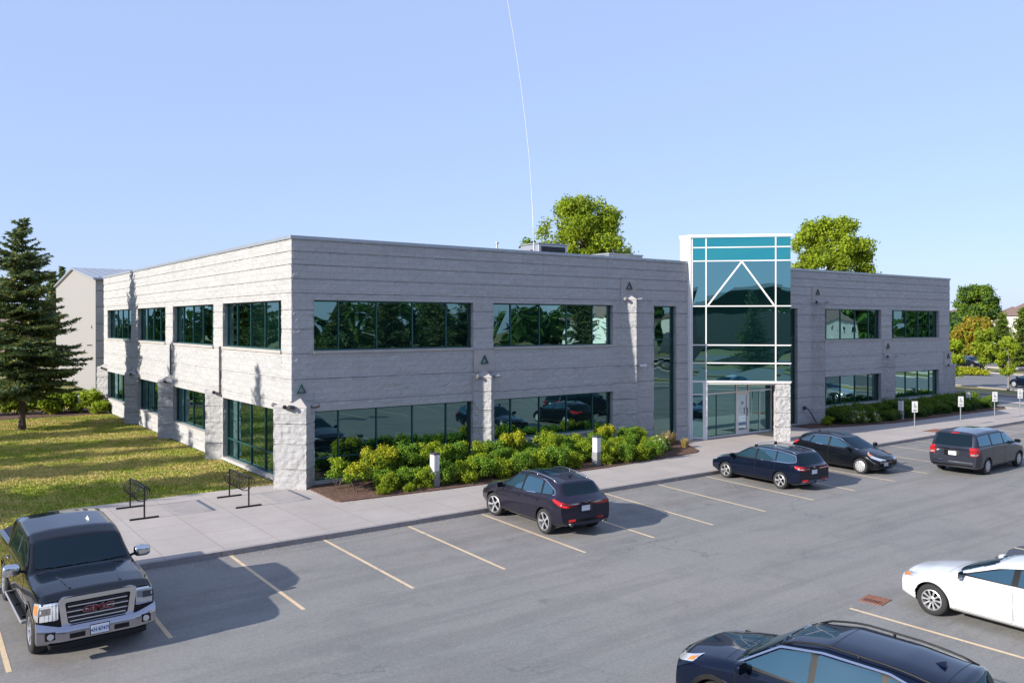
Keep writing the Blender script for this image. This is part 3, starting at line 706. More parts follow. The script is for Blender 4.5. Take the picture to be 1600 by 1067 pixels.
def car_shell(S):
    """lofted shell: returns vertex grid (stations x section points) of the closed body"""
    L2 = S['L'] / 2; W2 = S['W'] / 2
    xs = np.concatenate([np.linspace(-L2, -L2 + .25, 9)[:-1], np.arange(-L2 + .25, L2 - .25, .055), np.linspace(L2 - .25, L2, 9)])
    top = smooth_profile(S['top'], xs, S.get('rad', .07)); belt = smooth_profile(S['belt'], xs, .1); wt = smooth_profile(S['wt'], xs, .1)
    zb = smooth_profile(S['bot'], xs, .1); wm = smooth_profile(S.get('plan', [(-L2, .93), (-L2 + .5, 1), (L2 - .6, 1), (L2, .90)]), xs, .1)
    rows = []
    for x, t, b, w, z0, k in zip(xs, top, belt, wt, zb, wm):
        Wd = W2 * k; b = min(b, t - .015); mid = z0 + (b - z0) * .55
        yt = W2 * w * min(1, k + .03)
        sec = [(0, z0), (Wd * .80, z0), (Wd * .945, z0 + .07), (Wd * .985, mid - .08), (Wd, mid + .04), (Wd * .965, b), (yt, t - .055 * S.get('crown', 1)), (yt * .55, t - .008), (0, t)]
        rr = [0, .05, .06, .12, .12, S.get('shoulder', .06), .10, .3, 0]
        pts = rounded(sec, rr, 5)
        row = []
        for y, z in pts:
            q = min(1, abs(x) / L2); yy = min(1, y / W2)
            bow = S.get('bow', .10) * (yy ** 2.6) * q ** 5
            if x > 0: rake = S.get('rakef', .05) * ((z - S.get('zf', .5)) / .4) ** 2 * q ** 6
            else: rake = S.get('raker', .03) * ((z - S.get('zr', .55)) / .4) ** 2 * q ** 6
            row.append((x * (1 - bow) - math.copysign(min(rake, .16), x), y, z))
        rows.append(row)
    n = len(rows[0]); vs = []; fs = []
    full = 2 * n - 2
    for row in rows:
        vs += [Vector(p) for p in row] + [Vector((p[0], -p[1], p[2])) for p in row[n - 2:0:-1]]
    for i in range(len(rows) - 1):
        for k in range(full):
            k2 = (k + 1) % full; fs.append((i * full + k, i * full + k2, (i + 1) * full + k2, (i + 1) * full + k))
    # end caps as ladders between the two sides
    for i, fl in ((0, 1), (len(rows) - 1, 0)):
        o = i * full
        for k in range(n - 1):
            a = o + k; b = o + k + 1; c = o + (full - k - 1) % full; d = o + (full - k) % full
            q = [a, b, c, d]; q = [v for j, v in enumerate(q) if v not in q[:j]]
            if len(q) > 2: fs.append(tuple(q) if fl else tuple(q[::-1]))
    return vs, fs
class Body:
    def __init__(s, S):
        vs, fs = car_shell(S); s.S = S
        me = bpy.data.meshes.new('body'); me.from_pydata([tuple(v) for v in vs], [], fs); me.update()
        bm = bmesh.new(); bm.from_mesh(me); bmesh.ops.remove_doubles(bm, verts=bm.verts[:], dist=1e-5); bmesh.ops.recalc_face_normals(bm, faces=bm.faces[:])
        for f in bm.faces: f.smooth = True
        bm.to_mesh(me); s.bm = bm; bm.normal_update(); s.bvh = BVHTree.FromBMesh(bm); bm.faces.ensure_lookup_table(); s.me = me
        s.n = [v.normal.copy() for v in bm.verts]
    def hit(s, o, d):
        loc, nor, idx, dist = s.bvh.ray_cast(Vector(o), Vector(d))
        if loc is None: return None, None
        f = s.bm.faces[idx]; ws = [1 / max(1e-5, (v.co - loc).length) ** 1.5 for v in f.verts]; nn = Vector((0, 0, 0))
        for v, w in zip(f.verts, ws):
            nn += v.normal * w
        nn.normalize()
        if nn.dot(nor) < .6: nn = nor
        return loc, nn
    def patch(s, name, poly, view, mat, parent, off=.006, grid=.06, az=0, lip=True):
        """a skin lying on the body: poly seen from view ('side+','side-','front','rear','top','az')"""
        bm = bmesh.new(); vs = [bm.verts.new((a, b, 0)) for a, b in poly]
        try: bm.faces.new(vs)
        except Exception: bm.free(); return None
        lo = [min(p[i] for p in poly) for i in (0, 1)]; hi = [max(p[i] for p in poly) for i in (0, 1)]
        for ax in (0, 1):
            k = int((hi[ax] - lo[ax]) / grid)
            for j in range(1, k + 1):
                c = [0, 0, 0]; c[ax] = lo[ax] + j * (hi[ax] - lo[ax]) / (k + 1); nrm = [0, 0, 0]; nrm[ax] = 1
                bmesh.ops.bisect_plane(bm, geom=bm.verts[:] + bm.edges[:] + bm.faces[:], dist=1e-5, plane_co=c, plane_no=nrm)
        bmesh.ops.triangulate(bm, faces=[f for f in bm.faces if len(f.verts) > 4])
        N = {}
        bad = []
        for v in bm.verts:
            a, b = v.co.x, v.co.y
            if view == 'side+': o, d = (a, 3, b), (0, -1, 0)
            elif view == 'side-': o, d = (a, -3, b), (0, 1, 0)
            elif view == 'front': o, d = (6, a, b), (-1, 0, 0)
            elif view == 'rear': o, d = (-6, a, b), (1, 0, 0)
            elif view == 'top': o, d = (a, b, 5), (0, 0, -1)
            elif view in ('F', 'R'):
                # wraps round the corner: a is the arc length outward from straight ahead / astern
                sg = 1 if view == 'F' else -1; th = abs(a) / .75; px_ = sg * (s.S['L'] / 2 - .75); py_ = az * (s.S['W'] / 2 - .65)
                if a * az < 0: th = -th
                dd = Vector((sg * math.cos(th), az * math.sin(th), 0)); o = Vector((px_, py_, b)) + dd * 4; d = -dd
            else:
                q = R(az); dd = Vector((math.cos(q), math.sin(q), 0)); h = Vector((-dd.y, dd.x, 0)); o = dd * 6 + h * a + Vector((0, 0, b)); d = -dd
            loc, nn = s.hit(o, d)
            if loc is None: bad.append(v); continue
            v.co = loc + nn * off; N[v] = nn
        if bad: bmesh.ops.delete(bm, geom=bad, context='VERTS')
        # thickness: a lip running back into the body along the rim
        if lip:
            ed = [e for e in bm.edges if e.is_boundary]; mp = {}
            for e in ed:
                for v in e.verts:
                    if v not in mp: nv = bm.verts.new(v.co - N[v] * (off + .02)); mp[v] = nv; N[nv] = N[v]
            for e in ed:
                a, b = e.verts
                try: bm.faces.new((a, b, mp[b], mp[a]))
                except Exception: pass
        for f in bm.faces: f.smooth = True
        # face orientation along the stored normals
        bm.normal_update()
        for f in bm.faces:
            if f.normal.dot(sum((N[v] for v in f.verts), Vector())) < 0: f.normal_flip()
        bm.verts.index_update(); nl = [tuple(N[v]) for v in bm.verts]
        me = bpy.data.meshes.new(name); bm.to_mesh(me); bm.free(); me.materials.append(MATS[mat])
        if len(me.vertices): me.normals_split_custom_set_from_vertices(nl)
        ob = bpy.data.objects.new(name, me); link(ob, parent); return ob
def arc_pts(cx, cz, r, a0, a1, n=18): return [(cx + r * math.cos(R(a0 + (a1 - a0) * k / n)), cz + r * math.sin(R(a0 + (a1 - a0) * k / n))) for k in range(n + 1)]
def soft(poly, r=.04, n=4):
    """closed polygon with rounded corners"""
    out = []; m = len(poly)
    for i in range(m):
        p, a, b = Vector(poly[i]), Vector(poly[i - 1]), Vector(poly[(i + 1) % m])
        q = min(r, (a - p).length * .45, (b - p).length * .45); s = p + (a - p).normalized() * q; e = p + (b - p).normalized() * q
        for k in range(n + 1):
            t = k / n; out.append(tuple(s * (1 - t) ** 2 + p * 2 * t * (1 - t) + e * t * t))
    return out
def inset(poly, d):
    c = Vector((sum(p[0] for p in poly) / len(poly), sum(p[1] for p in poly) / len(poly))); m = len(poly); out = []
    area = sum(poly[i][0] * poly[(i + 1) % m][1] - poly[(i + 1) % m][0] * poly[i][1] for i in range(m)); sg = 1 if area > 0 else -1
    for i in range(m):
        p, a, b = Vector(poly[i]), Vector(poly[i - 1]), Vector(poly[(i + 1) % m])
        e1 = (p - a).normalized(); e2 = (b - p).normalized(); n1 = Vector((-e1.y, e1.x)) * sg; n2 = Vector((-e2.y, e2.x)) * sg
        k = (n1 + n2); k = k / max(.35, k.dot(n1)) if k.length > 1e-6 else n1
        out.append(tuple(p + k * d))
    return out
def mesh_text(txt, size, mat, ext=.004, bold=0):
    cu = bpy.data.curves.new('txt', 'FONT'); cu.body = txt; cu.size = size; cu.extrude = ext; cu.offset = bold; cu.align_x = 'CENTER'; cu.align_y = 'CENTER'
    ob = bpy.data.objects.new('txt', cu); C.objects.link(ob); bpy.context.view_layer.update()
    me = bpy.data.meshes.new_from_object(ob.evaluated_get(bpy.context.evaluated_depsgraph_get())); bpy.data.objects.remove(ob)
    me.materials.clear(); me.materials.append(MATS[mat]); return me
def wheel_mesh(r, w, spokes, rimr, kind='alloy'):
    """returns tyre and rim builders, outer face on +y"""
    t = MB(); k = r
    t.lathe([(rimr, -w / 2 + .01), (rimr + .02, -w / 2), (k - .03, -w / 2 + .005), (k - .006, -w / 2 + .03), (k, -w * .25), (k, 0), (k, w * .25), (k - .006, w / 2 - .03), (k - .03, w / 2 - .004), (rimr + .03, w / 2), (rimr + .006, w / 2 - .008), (rimr - .004, w / 2 - .03)], 'rubber', 40)
    m = MB(); mt = kind
    m.lathe([(rimr + .002, w / 2 - .012), (rimr - .014, w / 2 - .006), (rimr - .022, w / 2 - .025), (rimr - .03, 0), (rimr - .03, -w / 2 + .02), (.02, -w / 2 + .03)], mt, 40)
    m.lathe([(rimr - .03, w / 2 - .10), (.0, w / 2 - .10)], 'gap_black', 24)
    if kind == 'hubcap':
        m.lathe([(rimr - .004, w / 2 - .012), (rimr * .92, w / 2 - .004), (rimr * .55, w / 2 + .004), (.06, w / 2 + .0), (.0, w / 2 + .008)], mt, 30)
        for i in range(spokes):
            a = 2 * math.pi * i / spokes; c = rimr * .74
            M = Matrix.Rotation(-a, 4, 'Y') @ Matrix.Translation((c, w / 2 + .0015, 0)); m.box(-rimr * .11, rimr * .11, -.001, .004, -rimr * .055, rimr * .055, 'gap_black', M)
    else:
        for i in range(spokes):
            a = 2 * math.pi * i / spokes; M = Matrix.Rotation(-a, 4, 'Y')
            hw = rimr * (.115 if spokes > 7 else .17)
            vs = []
            for x, h, y in ((.04, hw * .75, w / 2 - .03), (rimr * .55, hw * .55, w / 2 - .014), (rimr - .008, hw * 1.05, w / 2 - .012)): vs += [(x, y, -h), (x, y, h), (x, y - .045, -h * .8), (x, y - .045, h * .8)]
            m.add(vs, [(0, 1, 5, 4), (4, 5, 9, 8), (0, 4, 6, 2), (4, 8, 10, 6), (1, 3, 7, 5), (5, 7, 11, 9)], mt, M)
        m.lathe([(.075, w / 2 - .04), (.07, w / 2 - .015), (.03, w / 2 - .008), (0, w / 2 - .008)], mt, 18)
        m.lathe([(.030, w / 2 - .0075), (.028, w / 2 - .003), (0, w / 2 - .003)], 'trim_black', 12)
        for i in range(5):
            a = 2 * math.pi * i / 5; m.tube([(.052 * math.cos(a), w / 2 - .02, .052 * math.sin(a)), (.052 * math.cos(a), w / 2 - .01, .052 * math.sin(a))], .008, 'trim_black', 6)
    return t, m

def make_car(name, S, loc, heading, label, cat='car', group=None):
    """heading: degrees of the nose direction from +X; loc: centre on the ground"""
    root = thing(name, (loc[0], loc[1], LOT if len(loc) < 3 else loc[2]), R(heading), label, cat, group)
    P = S['paint']; B = Body(S); r = S['r']; L2 = S['L'] / 2; W2 = S['W'] / 2; ax = (S['xf'], S['xr'])
    # shell with wheel arches cut out
    me = B.me.copy(); me.name = 'body'; me.materials.append(MATS[P]); me.materials.append(MATS['gap_black'])
    ob = bpy.data.objects.new('body', me); C.objects.link(ob)
    cut = MB(); ra = r + S.get('archgap', .055)
    for x in ax:
        for s in (-1, 1):
            y0, y1 = (W2 - .36, W2 + .3) if s > 0 else (-W2 - .3, -W2 + .36)
            cut.tube([(x, y0, r), (x, y1, r)], ra, 'gap_black', 40)
    co = cut.build('cut'); co.data.materials.clear(); co.data.materials.append(MATS[P]); co.data.materials.append(MATS['gap_black'])
    co.data.polygons.foreach_set('material_index', [1] * len(co.data.polygons))
    md = ob.modifiers.new('b', 'BOOLEAN'); md.object = co; md.operation = 'DIFFERENCE'; md.solver = 'EXACT'; md.material_mode = 'INDEX' if hasattr(md, 'material_mode') else md.material_mode
    bpy.context.view_layer.update()
    ev = bpy.data.meshes.new_from_object(ob.evaluated_get(bpy.context.evaluated_depsgraph_get()))
    bpy.data.objects.remove(ob); bpy.data.objects.remove(co)
    ev.name = 'body'; ev.set_sharp_from_angle(angle=R(50)); body = bpy.data.objects.new('body', ev); link(body, root)
    # wheels
    far = S.get('far', False)
    tm, rm = wheel_mesh(r, S.get('tw', .225), S.get('spokes', 5), S.get('rim', r * .66), S.get('rimkind', 'alloy'))
    t0 = r0 = None
    for x in ax:
        for s in (-1, 1):
            w = thing('wheel', (x, s * (W2 - S.get('tw', .225) / 2 - .015), r), 0 if s > 0 else math.pi); w.parent = root
            if x > 0 and S.get('steer'): w.rotation_euler.z += R(S['steer'])
            if t0 is None: t0 = tm.build('tyre', w, smooth=True, angle=60); r0 = rm.build('rim', w, smooth=True, angle=40)
            else:
                a = t0.copy(); link(a, w); a = r0.copy(); link(a, w)
    for s, sd in ((1, 'side+'), (-1, 'side-')):
        # cladding round the arches and along the sill
        cl = S.get('clad')
        for x in ax:
            wd = S.get('archw', .035)
            ring = arc_pts(x, r, ra + .001, -8, 188) + arc_pts(x, r, ra + wd, 188, -8)
            ring = [(a, max(b, S['sill'] - .05)) for a, b in ring]
            B.patch('wheel_arch', ring, sd, cl or P, root, off=.010, grid=.09)
        B.patch('sill_trim', [(ax[1] + ra + .05, S['sill'] + .10), (ax[0] - ra - .05, S['sill'] + .10), (ax[0] - ra - .02, S['sill']), (ax[1] + ra + .02, S['sill'])], sd, cl or 'trim_black', root, off=.008, grid=.25)
        if S.get('moulding'): z = S['moulding']; B.patch('side_moulding', [(ax[1] + ra + .12, z + .03), (ax[0] - ra - .12, z - .0), (ax[0] - ra - .1, z - .035), (ax[1] + ra + .2, z - .02)], sd, 'chrome', root, off=.014, grid=.3)
        # side glass with surround
        if S.get('surround'):
            B.patch('window_surround', soft(S['surround'], .05), sd, 'trim_black', root, off=.003, grid=.08)
            if S.get('chrome_dlo'):
                o_ = soft(S['surround'], .05); i_ = inset(o_, .022)
                m_ = len(o_)
                bmp = MB()
                vs = []
                for (a, b), (c, d) in zip(o_, i_):
                    for (u, v) in ((a, b), (c, d)):
                        h, nn = B.hit((u, 3 * s, v), (0, -s, 0)); vs.append(h + nn * .011 if h else Vector((u, 0, v)))
                bmp.add(vs, [(2 * k, 2 * ((k + 1) % m_), 2 * ((k + 1) % m_) + 1, 2 * k + 1) for k in range(m_)], 'chrome'); bmp.build('window_trim', root, smooth=True)
        for g in S['glass']: B.patch('side_window', soft(g, .035), sd, S.get('sglass', 'side_glass'), root, off=.007, grid=.08)
        # doors
        for dpoly, hx, hz in S['doors']:
            gp = B.patch('door', soft(dpoly, .05), sd, 'gap_black', root, off=.0012, grid=.08, lip=False)
            B.patch('door_skin', soft(inset(dpoly, .009), .045), sd, P, gp, off=.0035, grid=.055, lip=False)
            if hx is not None:
                h, nn = B.hit((hx, 3 * s, hz), (0, -s, 0)); hm = MB()
                hm.tube([(h.x + .09, h.y + s * .012, hz), (h.x + .07, h.y + s * .04, hz), (h.x - .07, h.y + s * .04, hz + .004), (h.x - .09, h.y + s * .012, hz)], .013, S.get('handle', P), 8); hm.build('door_handle', gp, smooth=True)
        # mirror
        mx, mz = S['mirror']; h, nn = B.hit((mx, 3 * s, mz - .05), (0, -s, 0))
        mm = MB(); k = S.get('mscale', 1.0)
        mm.tube([(mx, h.y - s * .02, mz - .03), (mx - .01, h.y + s * .09, mz)], .028, 'trim_black', 8)
        bm = bmesh.new(); bmesh.ops.create_uvsphere(bm, u_segments=16, v_segments=10, radius=1)
        for v in bm.verts:
            c = v.co; q = lambda t: math.copysign(abs(t) ** .65, t)
            v.co = Vector((q(c.x) * .065 * k + (-.02 if c.x < -.3 else 0), q(c.y) * .12 * k, q(c.z) * .085 * k * S.get('mtall', 1)))
            if v.co.x < -.045 * k: v.co.x = -.045 * k
        mm.add([v.co.copy() for v in bm.verts], [[v.index for v in f.verts] for f in bm.faces], S.get('mirror_mat', P), Matrix.Translation((mx, h.y + s * (.16 * k), mz + .04))); bm.free()
        mo = mm.build('mirror', root, smooth=True, angle=50)
        mg = MB(); mg.box(-.001, .001, -.10 * k, .10 * k, -.06 * k, .06 * k, 'car_glass', Matrix.Translation((mx - .047 * k - .002, h.y + s * .16 * k, mz + .04)), 0); mg.build('mirror_glass', mo)
        # lamps
        for az, poly, mt, nm in S['lamps']:
            pp = poly if s > 0 else [(-a, b) for a, b in poly]
            hl = B.patch(nm, soft(pp, .03), az, mt, root, off=.010, grid=.05, az=s)
        for az, poly, mt, nm in S.get('lamp_in', []):
            pp = poly if s > 0 else [(-a, b) for a, b in poly]
            par = [c for c in KIDS[root.name] if c.name.startswith(nm.split('/')[0])][-1]
            B.patch(nm.split('/')[1], soft(pp, .015), az, mt, par, off=.015, grid=.05, az=s)
        if S.get('rails'):
            x0, x1, ry = S['rails']; pts = []
            for k in range(13):
                x = x0 + (x1 - x0) * k / 12; h, nn = B.hit((x, s * ry, 4), (0, 0, -1)); lift = .045 * min(1, k / 1.2, (12 - k) / 1.2)
                pts.append((x, s * ry, h.z + lift + .002))
            rl = MB(); rl.tube(pts, .016, S.get('rail_mat', 'trim_black'), 8); 
            for k in (0, 6, 12):
                rl.tube([(pts[k][0], pts[k][1], pts[k][2] - .06), pts[k]], .02, S.get('rail_mat', 'trim_black'), 6)
            rl.build('roof_rail', root, smooth=True)
    for (v, poly, mt, nm, off, rr) in S['panels']:
        B.patch(nm, soft(poly, rr), v, mt, root, off=off, grid=.07)
    # seams drawn as thin dark strips
    for v, a, b in S.get('seams', []):
        a = Vector(a); b = Vector(b); d = (b - a).normalized(); n = Vector((-d.y, d.x)) * .0035
        B.patch('seam', [tuple(a + n), tuple(b + n), tuple(b - n), tuple(a - n)], v, 'gap_black', root, off=.002, grid=.08, lip=False)
    if S.get('fin'):
        x = S['fin']; h, nn = B.hit((x, 0, 4), (0, 0, -1)); m = MB()
        m.add([(x + .09, 0, h.z - .002), (x - .08, .03, h.z - .004), (x - .08, -.03, h.z - .004), (x - .07, 0, h.z + .065), (x - .03, 0, h.z + .055)], [(0, 1, 4), (1, 3, 4), (0, 4, 2), (2, 4, 3), (1, 2, 3)], P); m.build('antenna_fin', root)
    if S.get('rod'):
        x = S['rod']; h, nn = B.hit((x, 0, 4), (0, 0, -1)); m = MB(); m.tube([(x, 0, h.z), (x - .16, 0, h.z + .24)], .006, 'trim_black', 6); m.build('antenna', root)
    if S.get('crossbars'):
        for x in S['crossbars']:
            m = MB(); y = S['rails'][2] if S.get('rails') else S.get('cby', .55); h, nn = B.hit((x, 0, 4), (0, 0, -1)); h2, _ = B.hit((x, y, 4), (0, 0, -1))
            m.box(x - .035, x + .035, -y - .04, y + .04, h.z + .07, h.z + .095, 'alloy', bev=.01)
            m.build('roof_bar', root)
            for s in (-1, 1):
                q = MB(); q.box(x - .045, x + .045, s * y - .04, s * y + .04, h2.z - .01, h.z + .069, 'trim_black', bev=.01); q.build('bar_foot', root)
    pv, pz, ptxt = S.get('plate', (None, 0, ''))
    if pv:
        sgn = 1 if pv == 'front' else -1; h, nn = B.hit((sgn * 6, 0, pz), (-sgn, 0, 0)); x = h.x + sgn * .012
        xs_ = [B.hit((sgn * 6, 0, pz + q), (-sgn, 0, 0))[0].x * sgn for q in (-.07, .07)]; x = sgn * S.get('platex', max(xs_) + .012)
        m = MB(); m.box(x - .006, x + .006, -.152, .152, pz - .078, pz + .078, 'plate_white', bev=.004); po = m.build('licence_plate', root)
        m = MB(); m.box(x - sgn * .03, x - sgn * .0065, -.165, .165, pz - .09, pz + .09, 'trim_black'); m.build('plate_frame', po)
        if ptxt:
            tme = mesh_text(ptxt, .085, 'plate_blue', .0015, .001); tme.name = 'plate_text'; to = bpy.data.objects.new('plate_text', tme); link(to, po)
            to.rotation_euler = (R(90), 0, R(90) * sgn); to.location = (x + sgn * .0075, 0, pz - .005); to.scale = (.92, 1.1, 1)
    return root, B

def base(**k): return k
def rect(x0, x1, z0, z1): return [(x0, z0), (x1, z0), (x1, z1), (x0, z1)]
def sym(h): return h + [(-a, b) for a, b in h[::-1]]

# ---- compact crossover, plum grey (nose to the kerb)
S_RDX = base(paint='paint_plum', L=4.74, W=1.90, r=.365, xf=1.40, xr=-1.35, tw=.235, spokes=5, rim=.262, sill=.27, clad='paint_plum', archw=.05, bow=.11, rakef=.05, raker=.03, zr=.62,
    top=[(2.37, .82), (2.15, .96), (1.6, 1.06), (1.08, 1.14), (.30, 1.57), (-.3, 1.645), (-1.1, 1.61), (-1.78, 1.52), (-2.02, 1.22), (-2.24, 1.10), (-2.37, 1.02)],
    belt=[(2.37, .72), (1.9, .88), (1.0, .99), (-.5, 1.04), (-1.6, 1.09), (-2.37, .98)],
    wt=[(2.37, .74), (1.1, .84), (.4, .70), (-.4, .70), (-1.6, .64), (-2.0, .70), (-2.37, .82)], bot=[(2.37, .36), (1.9, .24), (-1.8, .26), (-2.37, .38)],
    surround=[(1.02, 1.07), (.30, 1.485), (-.3, 1.555), (-1.1, 1.515), (-1.72, 1.30), (-1.80, 1.17), (-.5, 1.085)], chrome_dlo=1,
    glass=[[(.86, 1.10), (.27, 1.455), (-.12, 1.51), (-.12, 1.10)], [(-.22, 1.11), (-.22, 1.52), (-1.02, 1.485), (-1.14, 1.14)], [(-1.22, 1.15), (-1.12, 1.47), (-1.6, 1.30), (-1.66, 1.19)]],
    doors=[([(.96, .36), (.98, 1.06), (-.17, 1.07), (-.17, .36)], .0, .90), ([(-.18, .36), (-.18, 1.07), (-1.22, 1.11), (-1.08, .80), (-.86, .36)], -.95, .94)],
    mirror=(.82, 1.06), lamps=[('F', [(.05, .76), (.55, .84), (.85, .92), (.82, .82), (.5, .74), (.05, .70)], 'lamp_clear', 'headlight'), ('R', [(-.20, 1.00), (.20, .96), (.55, 1.00), (.95, 1.09), (1.0, 1.05), (.7, .93), (.5, .86), (.1, .88), (-.2, .94)], 'lamp_red', 'taillight'), ('R', [(.10, .52), (.40, .52), (.40, .46), (.10, .46)], 'lamp_red', 'reflector')],
    lamp_in=[('R', [(-.16, .975), (.10, .955), (.40, .97), (.40, .93), (.10, .915), (-.16, .95)], 'lamp_clear', 'taillight/lens')],
    rails=(.35, -1.55, .60), rail_mat='chrome', fin=-1.35, plate=('rear', .80, ''), steer=12,
    panels=[('rear', sym([(.62, 1.18), (.55, 1.46)]), 'car_glass', 'rear_window', .008, .05), ('front', sym([(.66, 1.14), (.57, 1.50)]), 'car_glass', 'windshield', .013, .05),
            ('top', [(.15, -.42), (-.85, -.42), (-.85, .42), (.15, .42)], 'car_glass', 'sunroof', .004, .05),
            ('rear', rect(-.80, .80, .40, .50), 'trim_black', 'lower_bumper', .006, .03), ('rear', rect(-.24, .24, .70, .90), 'paint_plum', 'plate_recess', .004, .03),
            ('rear', rect(-.05, .05, .955, 1.035), 'chrome', 'badge', .012, .02), ('az-', [], 'trim_black', 'x', 0, 0)],
    seams=[('rear', (-.86, .66), (.86, .66)), ('top', (1.35, -.7), (1.35, .7))])
# ---- estate car, near black
S_GOLF = base(paint='paint_deep', L=4.57, W=1.80, r=.318, xf=1.38, xr=-1.25, tw=.21, spokes=5, rim=.222, sill=.22, archw=.012, archgap=.035, bow=.10, rakef=.05, raker=.02,
    top=[(2.28, .70), (2.1, .80), (1.6, .90), (1.15, .96), (.38, 1.37), (-.2, 1.445), (-1.1, 1.43), (-1.85, 1.37), (-2.05, 1.12), (-2.18, .98), (-2.28, .93)],
    belt=[(2.28, .62), (1.9, .76), (1.0, .86), (-.5, .91), (-1.6, .94), (-2.28, .88)],
    wt=[(2.28, .72), (1.15, .83), (.4, .71), (-.4, .71), (-1.8, .66), (-2.05, .74), (-2.28, .84)], bot=[(2.28, .28), (1.9, .19), (-1.8, .20), (-2.28, .32)],
    surround=[(1.10, .93), (.36, 1.31), (-.2, 1.375), (-1.1, 1.36), (-1.80, 1.27), (-1.90, 1.04), (-1.6, .985), (-.5, .955)], chrome_dlo=1,
    glass=[[(.95, .96), (.34, 1.27), (-.05, 1.335), (-.05, .97)], [(-.13, .97), (-.13, 1.345), (-.95, 1.335), (-1.0, .985)], [(-1.06, .99), (-1.02, 1.33), (-1.76, 1.25), (-1.83, 1.06), (-1.58, 1.005)]],
    doors=[([(1.05, .30), (1.08, .92), (-.09, .94), (-.09, .30)], .07, .80), ([(-.10, .30), (-.10, .94), (-1.05, .965), (-.98, .70), (-.80, .30)], -.82, .83)],
    mirror=(.92, .94), lamps=[('F', [(.0, .66), (.6, .76), (.85, .82), (.8, .70), (.5, .63), (.0, .60)], 'lamp_clear', 'headlight'), ('R', [(.0, .88), (.45, .90), (.78, .93), (.76, .84), (.4, .76), (.0, .77)], 'lamp_red', 'taillight'), ('R', [(.15, .42), (.5, .43), (.5, .37), (.15, .36)], 'lamp_red', 'reflector')],
    lamp_in=[('R', [(.04, .81), (.68, .84), (.60, .80), (.04, .78)], 'lamp_clear', 'taillight/lens')],
    rails=(.2, -1.75, .56), rail_mat='chrome', crossbars=(.1,), rod=-1.62, plate=('rear', .68, ''),
    panels=[('rear', sym([(.62, 1.00), (.56, 1.31)]), 'car_glass', 'rear_window', .008, .05), ('front', sym([(.66, .95), (.56, 1.31)]), 'car_glass', 'windshield', .013, .05),
            ('rear', rect(-.72, .72, .30, .36), 'chrome', 'bumper_trim', .010, .02), ('rear', rect(-.05, .05, .83, .92), 'chrome', 'badge', .012, .045), ('front', rect(-.5, .5, .58, .64), 'trim_black', 'grille', .006, .02)],
    seams=[('rear', (-.8, .56), (.8, .56))])
# ---- small black hatchback, nose towards the lane
S_HATCH = base(paint='paint_black', L=4.30, W=1.78, r=.318, xf=1.34, xr=-1.31, tw=.205, spokes=10, rim=.215, rimkind='hubcap', sill=.22, archw=.012, archgap=.035, bow=.13, rakef=.06, raker=.03,
    top=[(2.15, .60), (1.98, .74), (1.5, .88), (1.10, .97), (.28, 1.37), (-.25, 1.45), (-1.0, 1.42), (-1.62, 1.34), (-1.92, 1.08), (-2.08, .95), (-2.15, .88)],
    belt=[(2.15, .52), (1.7, .74), (1.0, .86), (-.5, .94), (-1.5, 1.00), (-2.15, .86)],
    wt=[(2.15, .70), (1.1, .82), (.35, .70), (-.4, .70), (-1.6, .62), (-1.95, .72), (-2.15, .82)], bot=[(2.15, .26), (1.8, .19), (-1.7, .20), (-2.15, .32)],
    surround=[(1.12, .93), (.28, 1.31), (-.25, 1.38), (-.95, 1.34), (-1.50, 1.14), (-1.52, 1.08), (-.5, .985)], chrome_dlo=1,
    glass=[[(.92, .97), (.26, 1.27), (-.08, 1.34), (-.08, .985)], [(-.17, .99), (-.17, 1.345), (-.90, 1.31), (-1.02, 1.03)], [(-1.09, 1.045), (-1.0, 1.28), (-1.42, 1.13), (-1.42, 1.09)]],
    doors=[([(1.0, .30), (1.04, .93), (-.12, .96), (-.12, .30)], .04, .82), ([(-.13, .30), (-.13, .96), (-1.10, 1.02), (-1.0, .72), (-.86, .30)], -.88, .88)],
    mirror=(.88, .96), lamps=[('F', [(.05, .62), (.45, .70), (.85, .82), (1.0, .90), (.98, .84), (.7, .68), (.3, .56), (.05, .55)], 'lamp_clear', 'headlight'), ('R', [(.15, .98), (.5, 1.0), (.95, 1.05), (.8, .92), (.5, .86), (.15, .86)], 'lamp_red', 'taillight')],
    lamp_in=[('F', [(.70, .765), (.92, .86), (.90, .81), (.70, .71)], 'lamp_amber', 'headlight/indicator')],
    fin=-1.1, plate=('front', .40, ''),
    panels=[('front', sym([(.68, .96), (.57, 1.315)]), 'car_glass', 'windshield', .013, .05), ('rear', sym([(.58, 1.08), (.5, 1.28)]), 'car_glass', 'rear_window', .006, .04),
            ('front', [(-.48, .50), (-.40, .28), (.40, .28), (.48, .50)], 'trim_black', 'grille', .006, .04), ('front', rect(-.42, .42, .455, .475), 'chrome', 'grille_bar', .014, .008), ('front', rect(-.4, .4, .51, .53), 'chrome', 'grille_bar', .014, .008), ('front', rect(-.07, .07, .535, .60), 'chrome', 'badge', .012, .03)],
    seams=[('front', (-.6, .60), (.6, .60)), ('top', (1.2, -.7), (1.2, .7))])
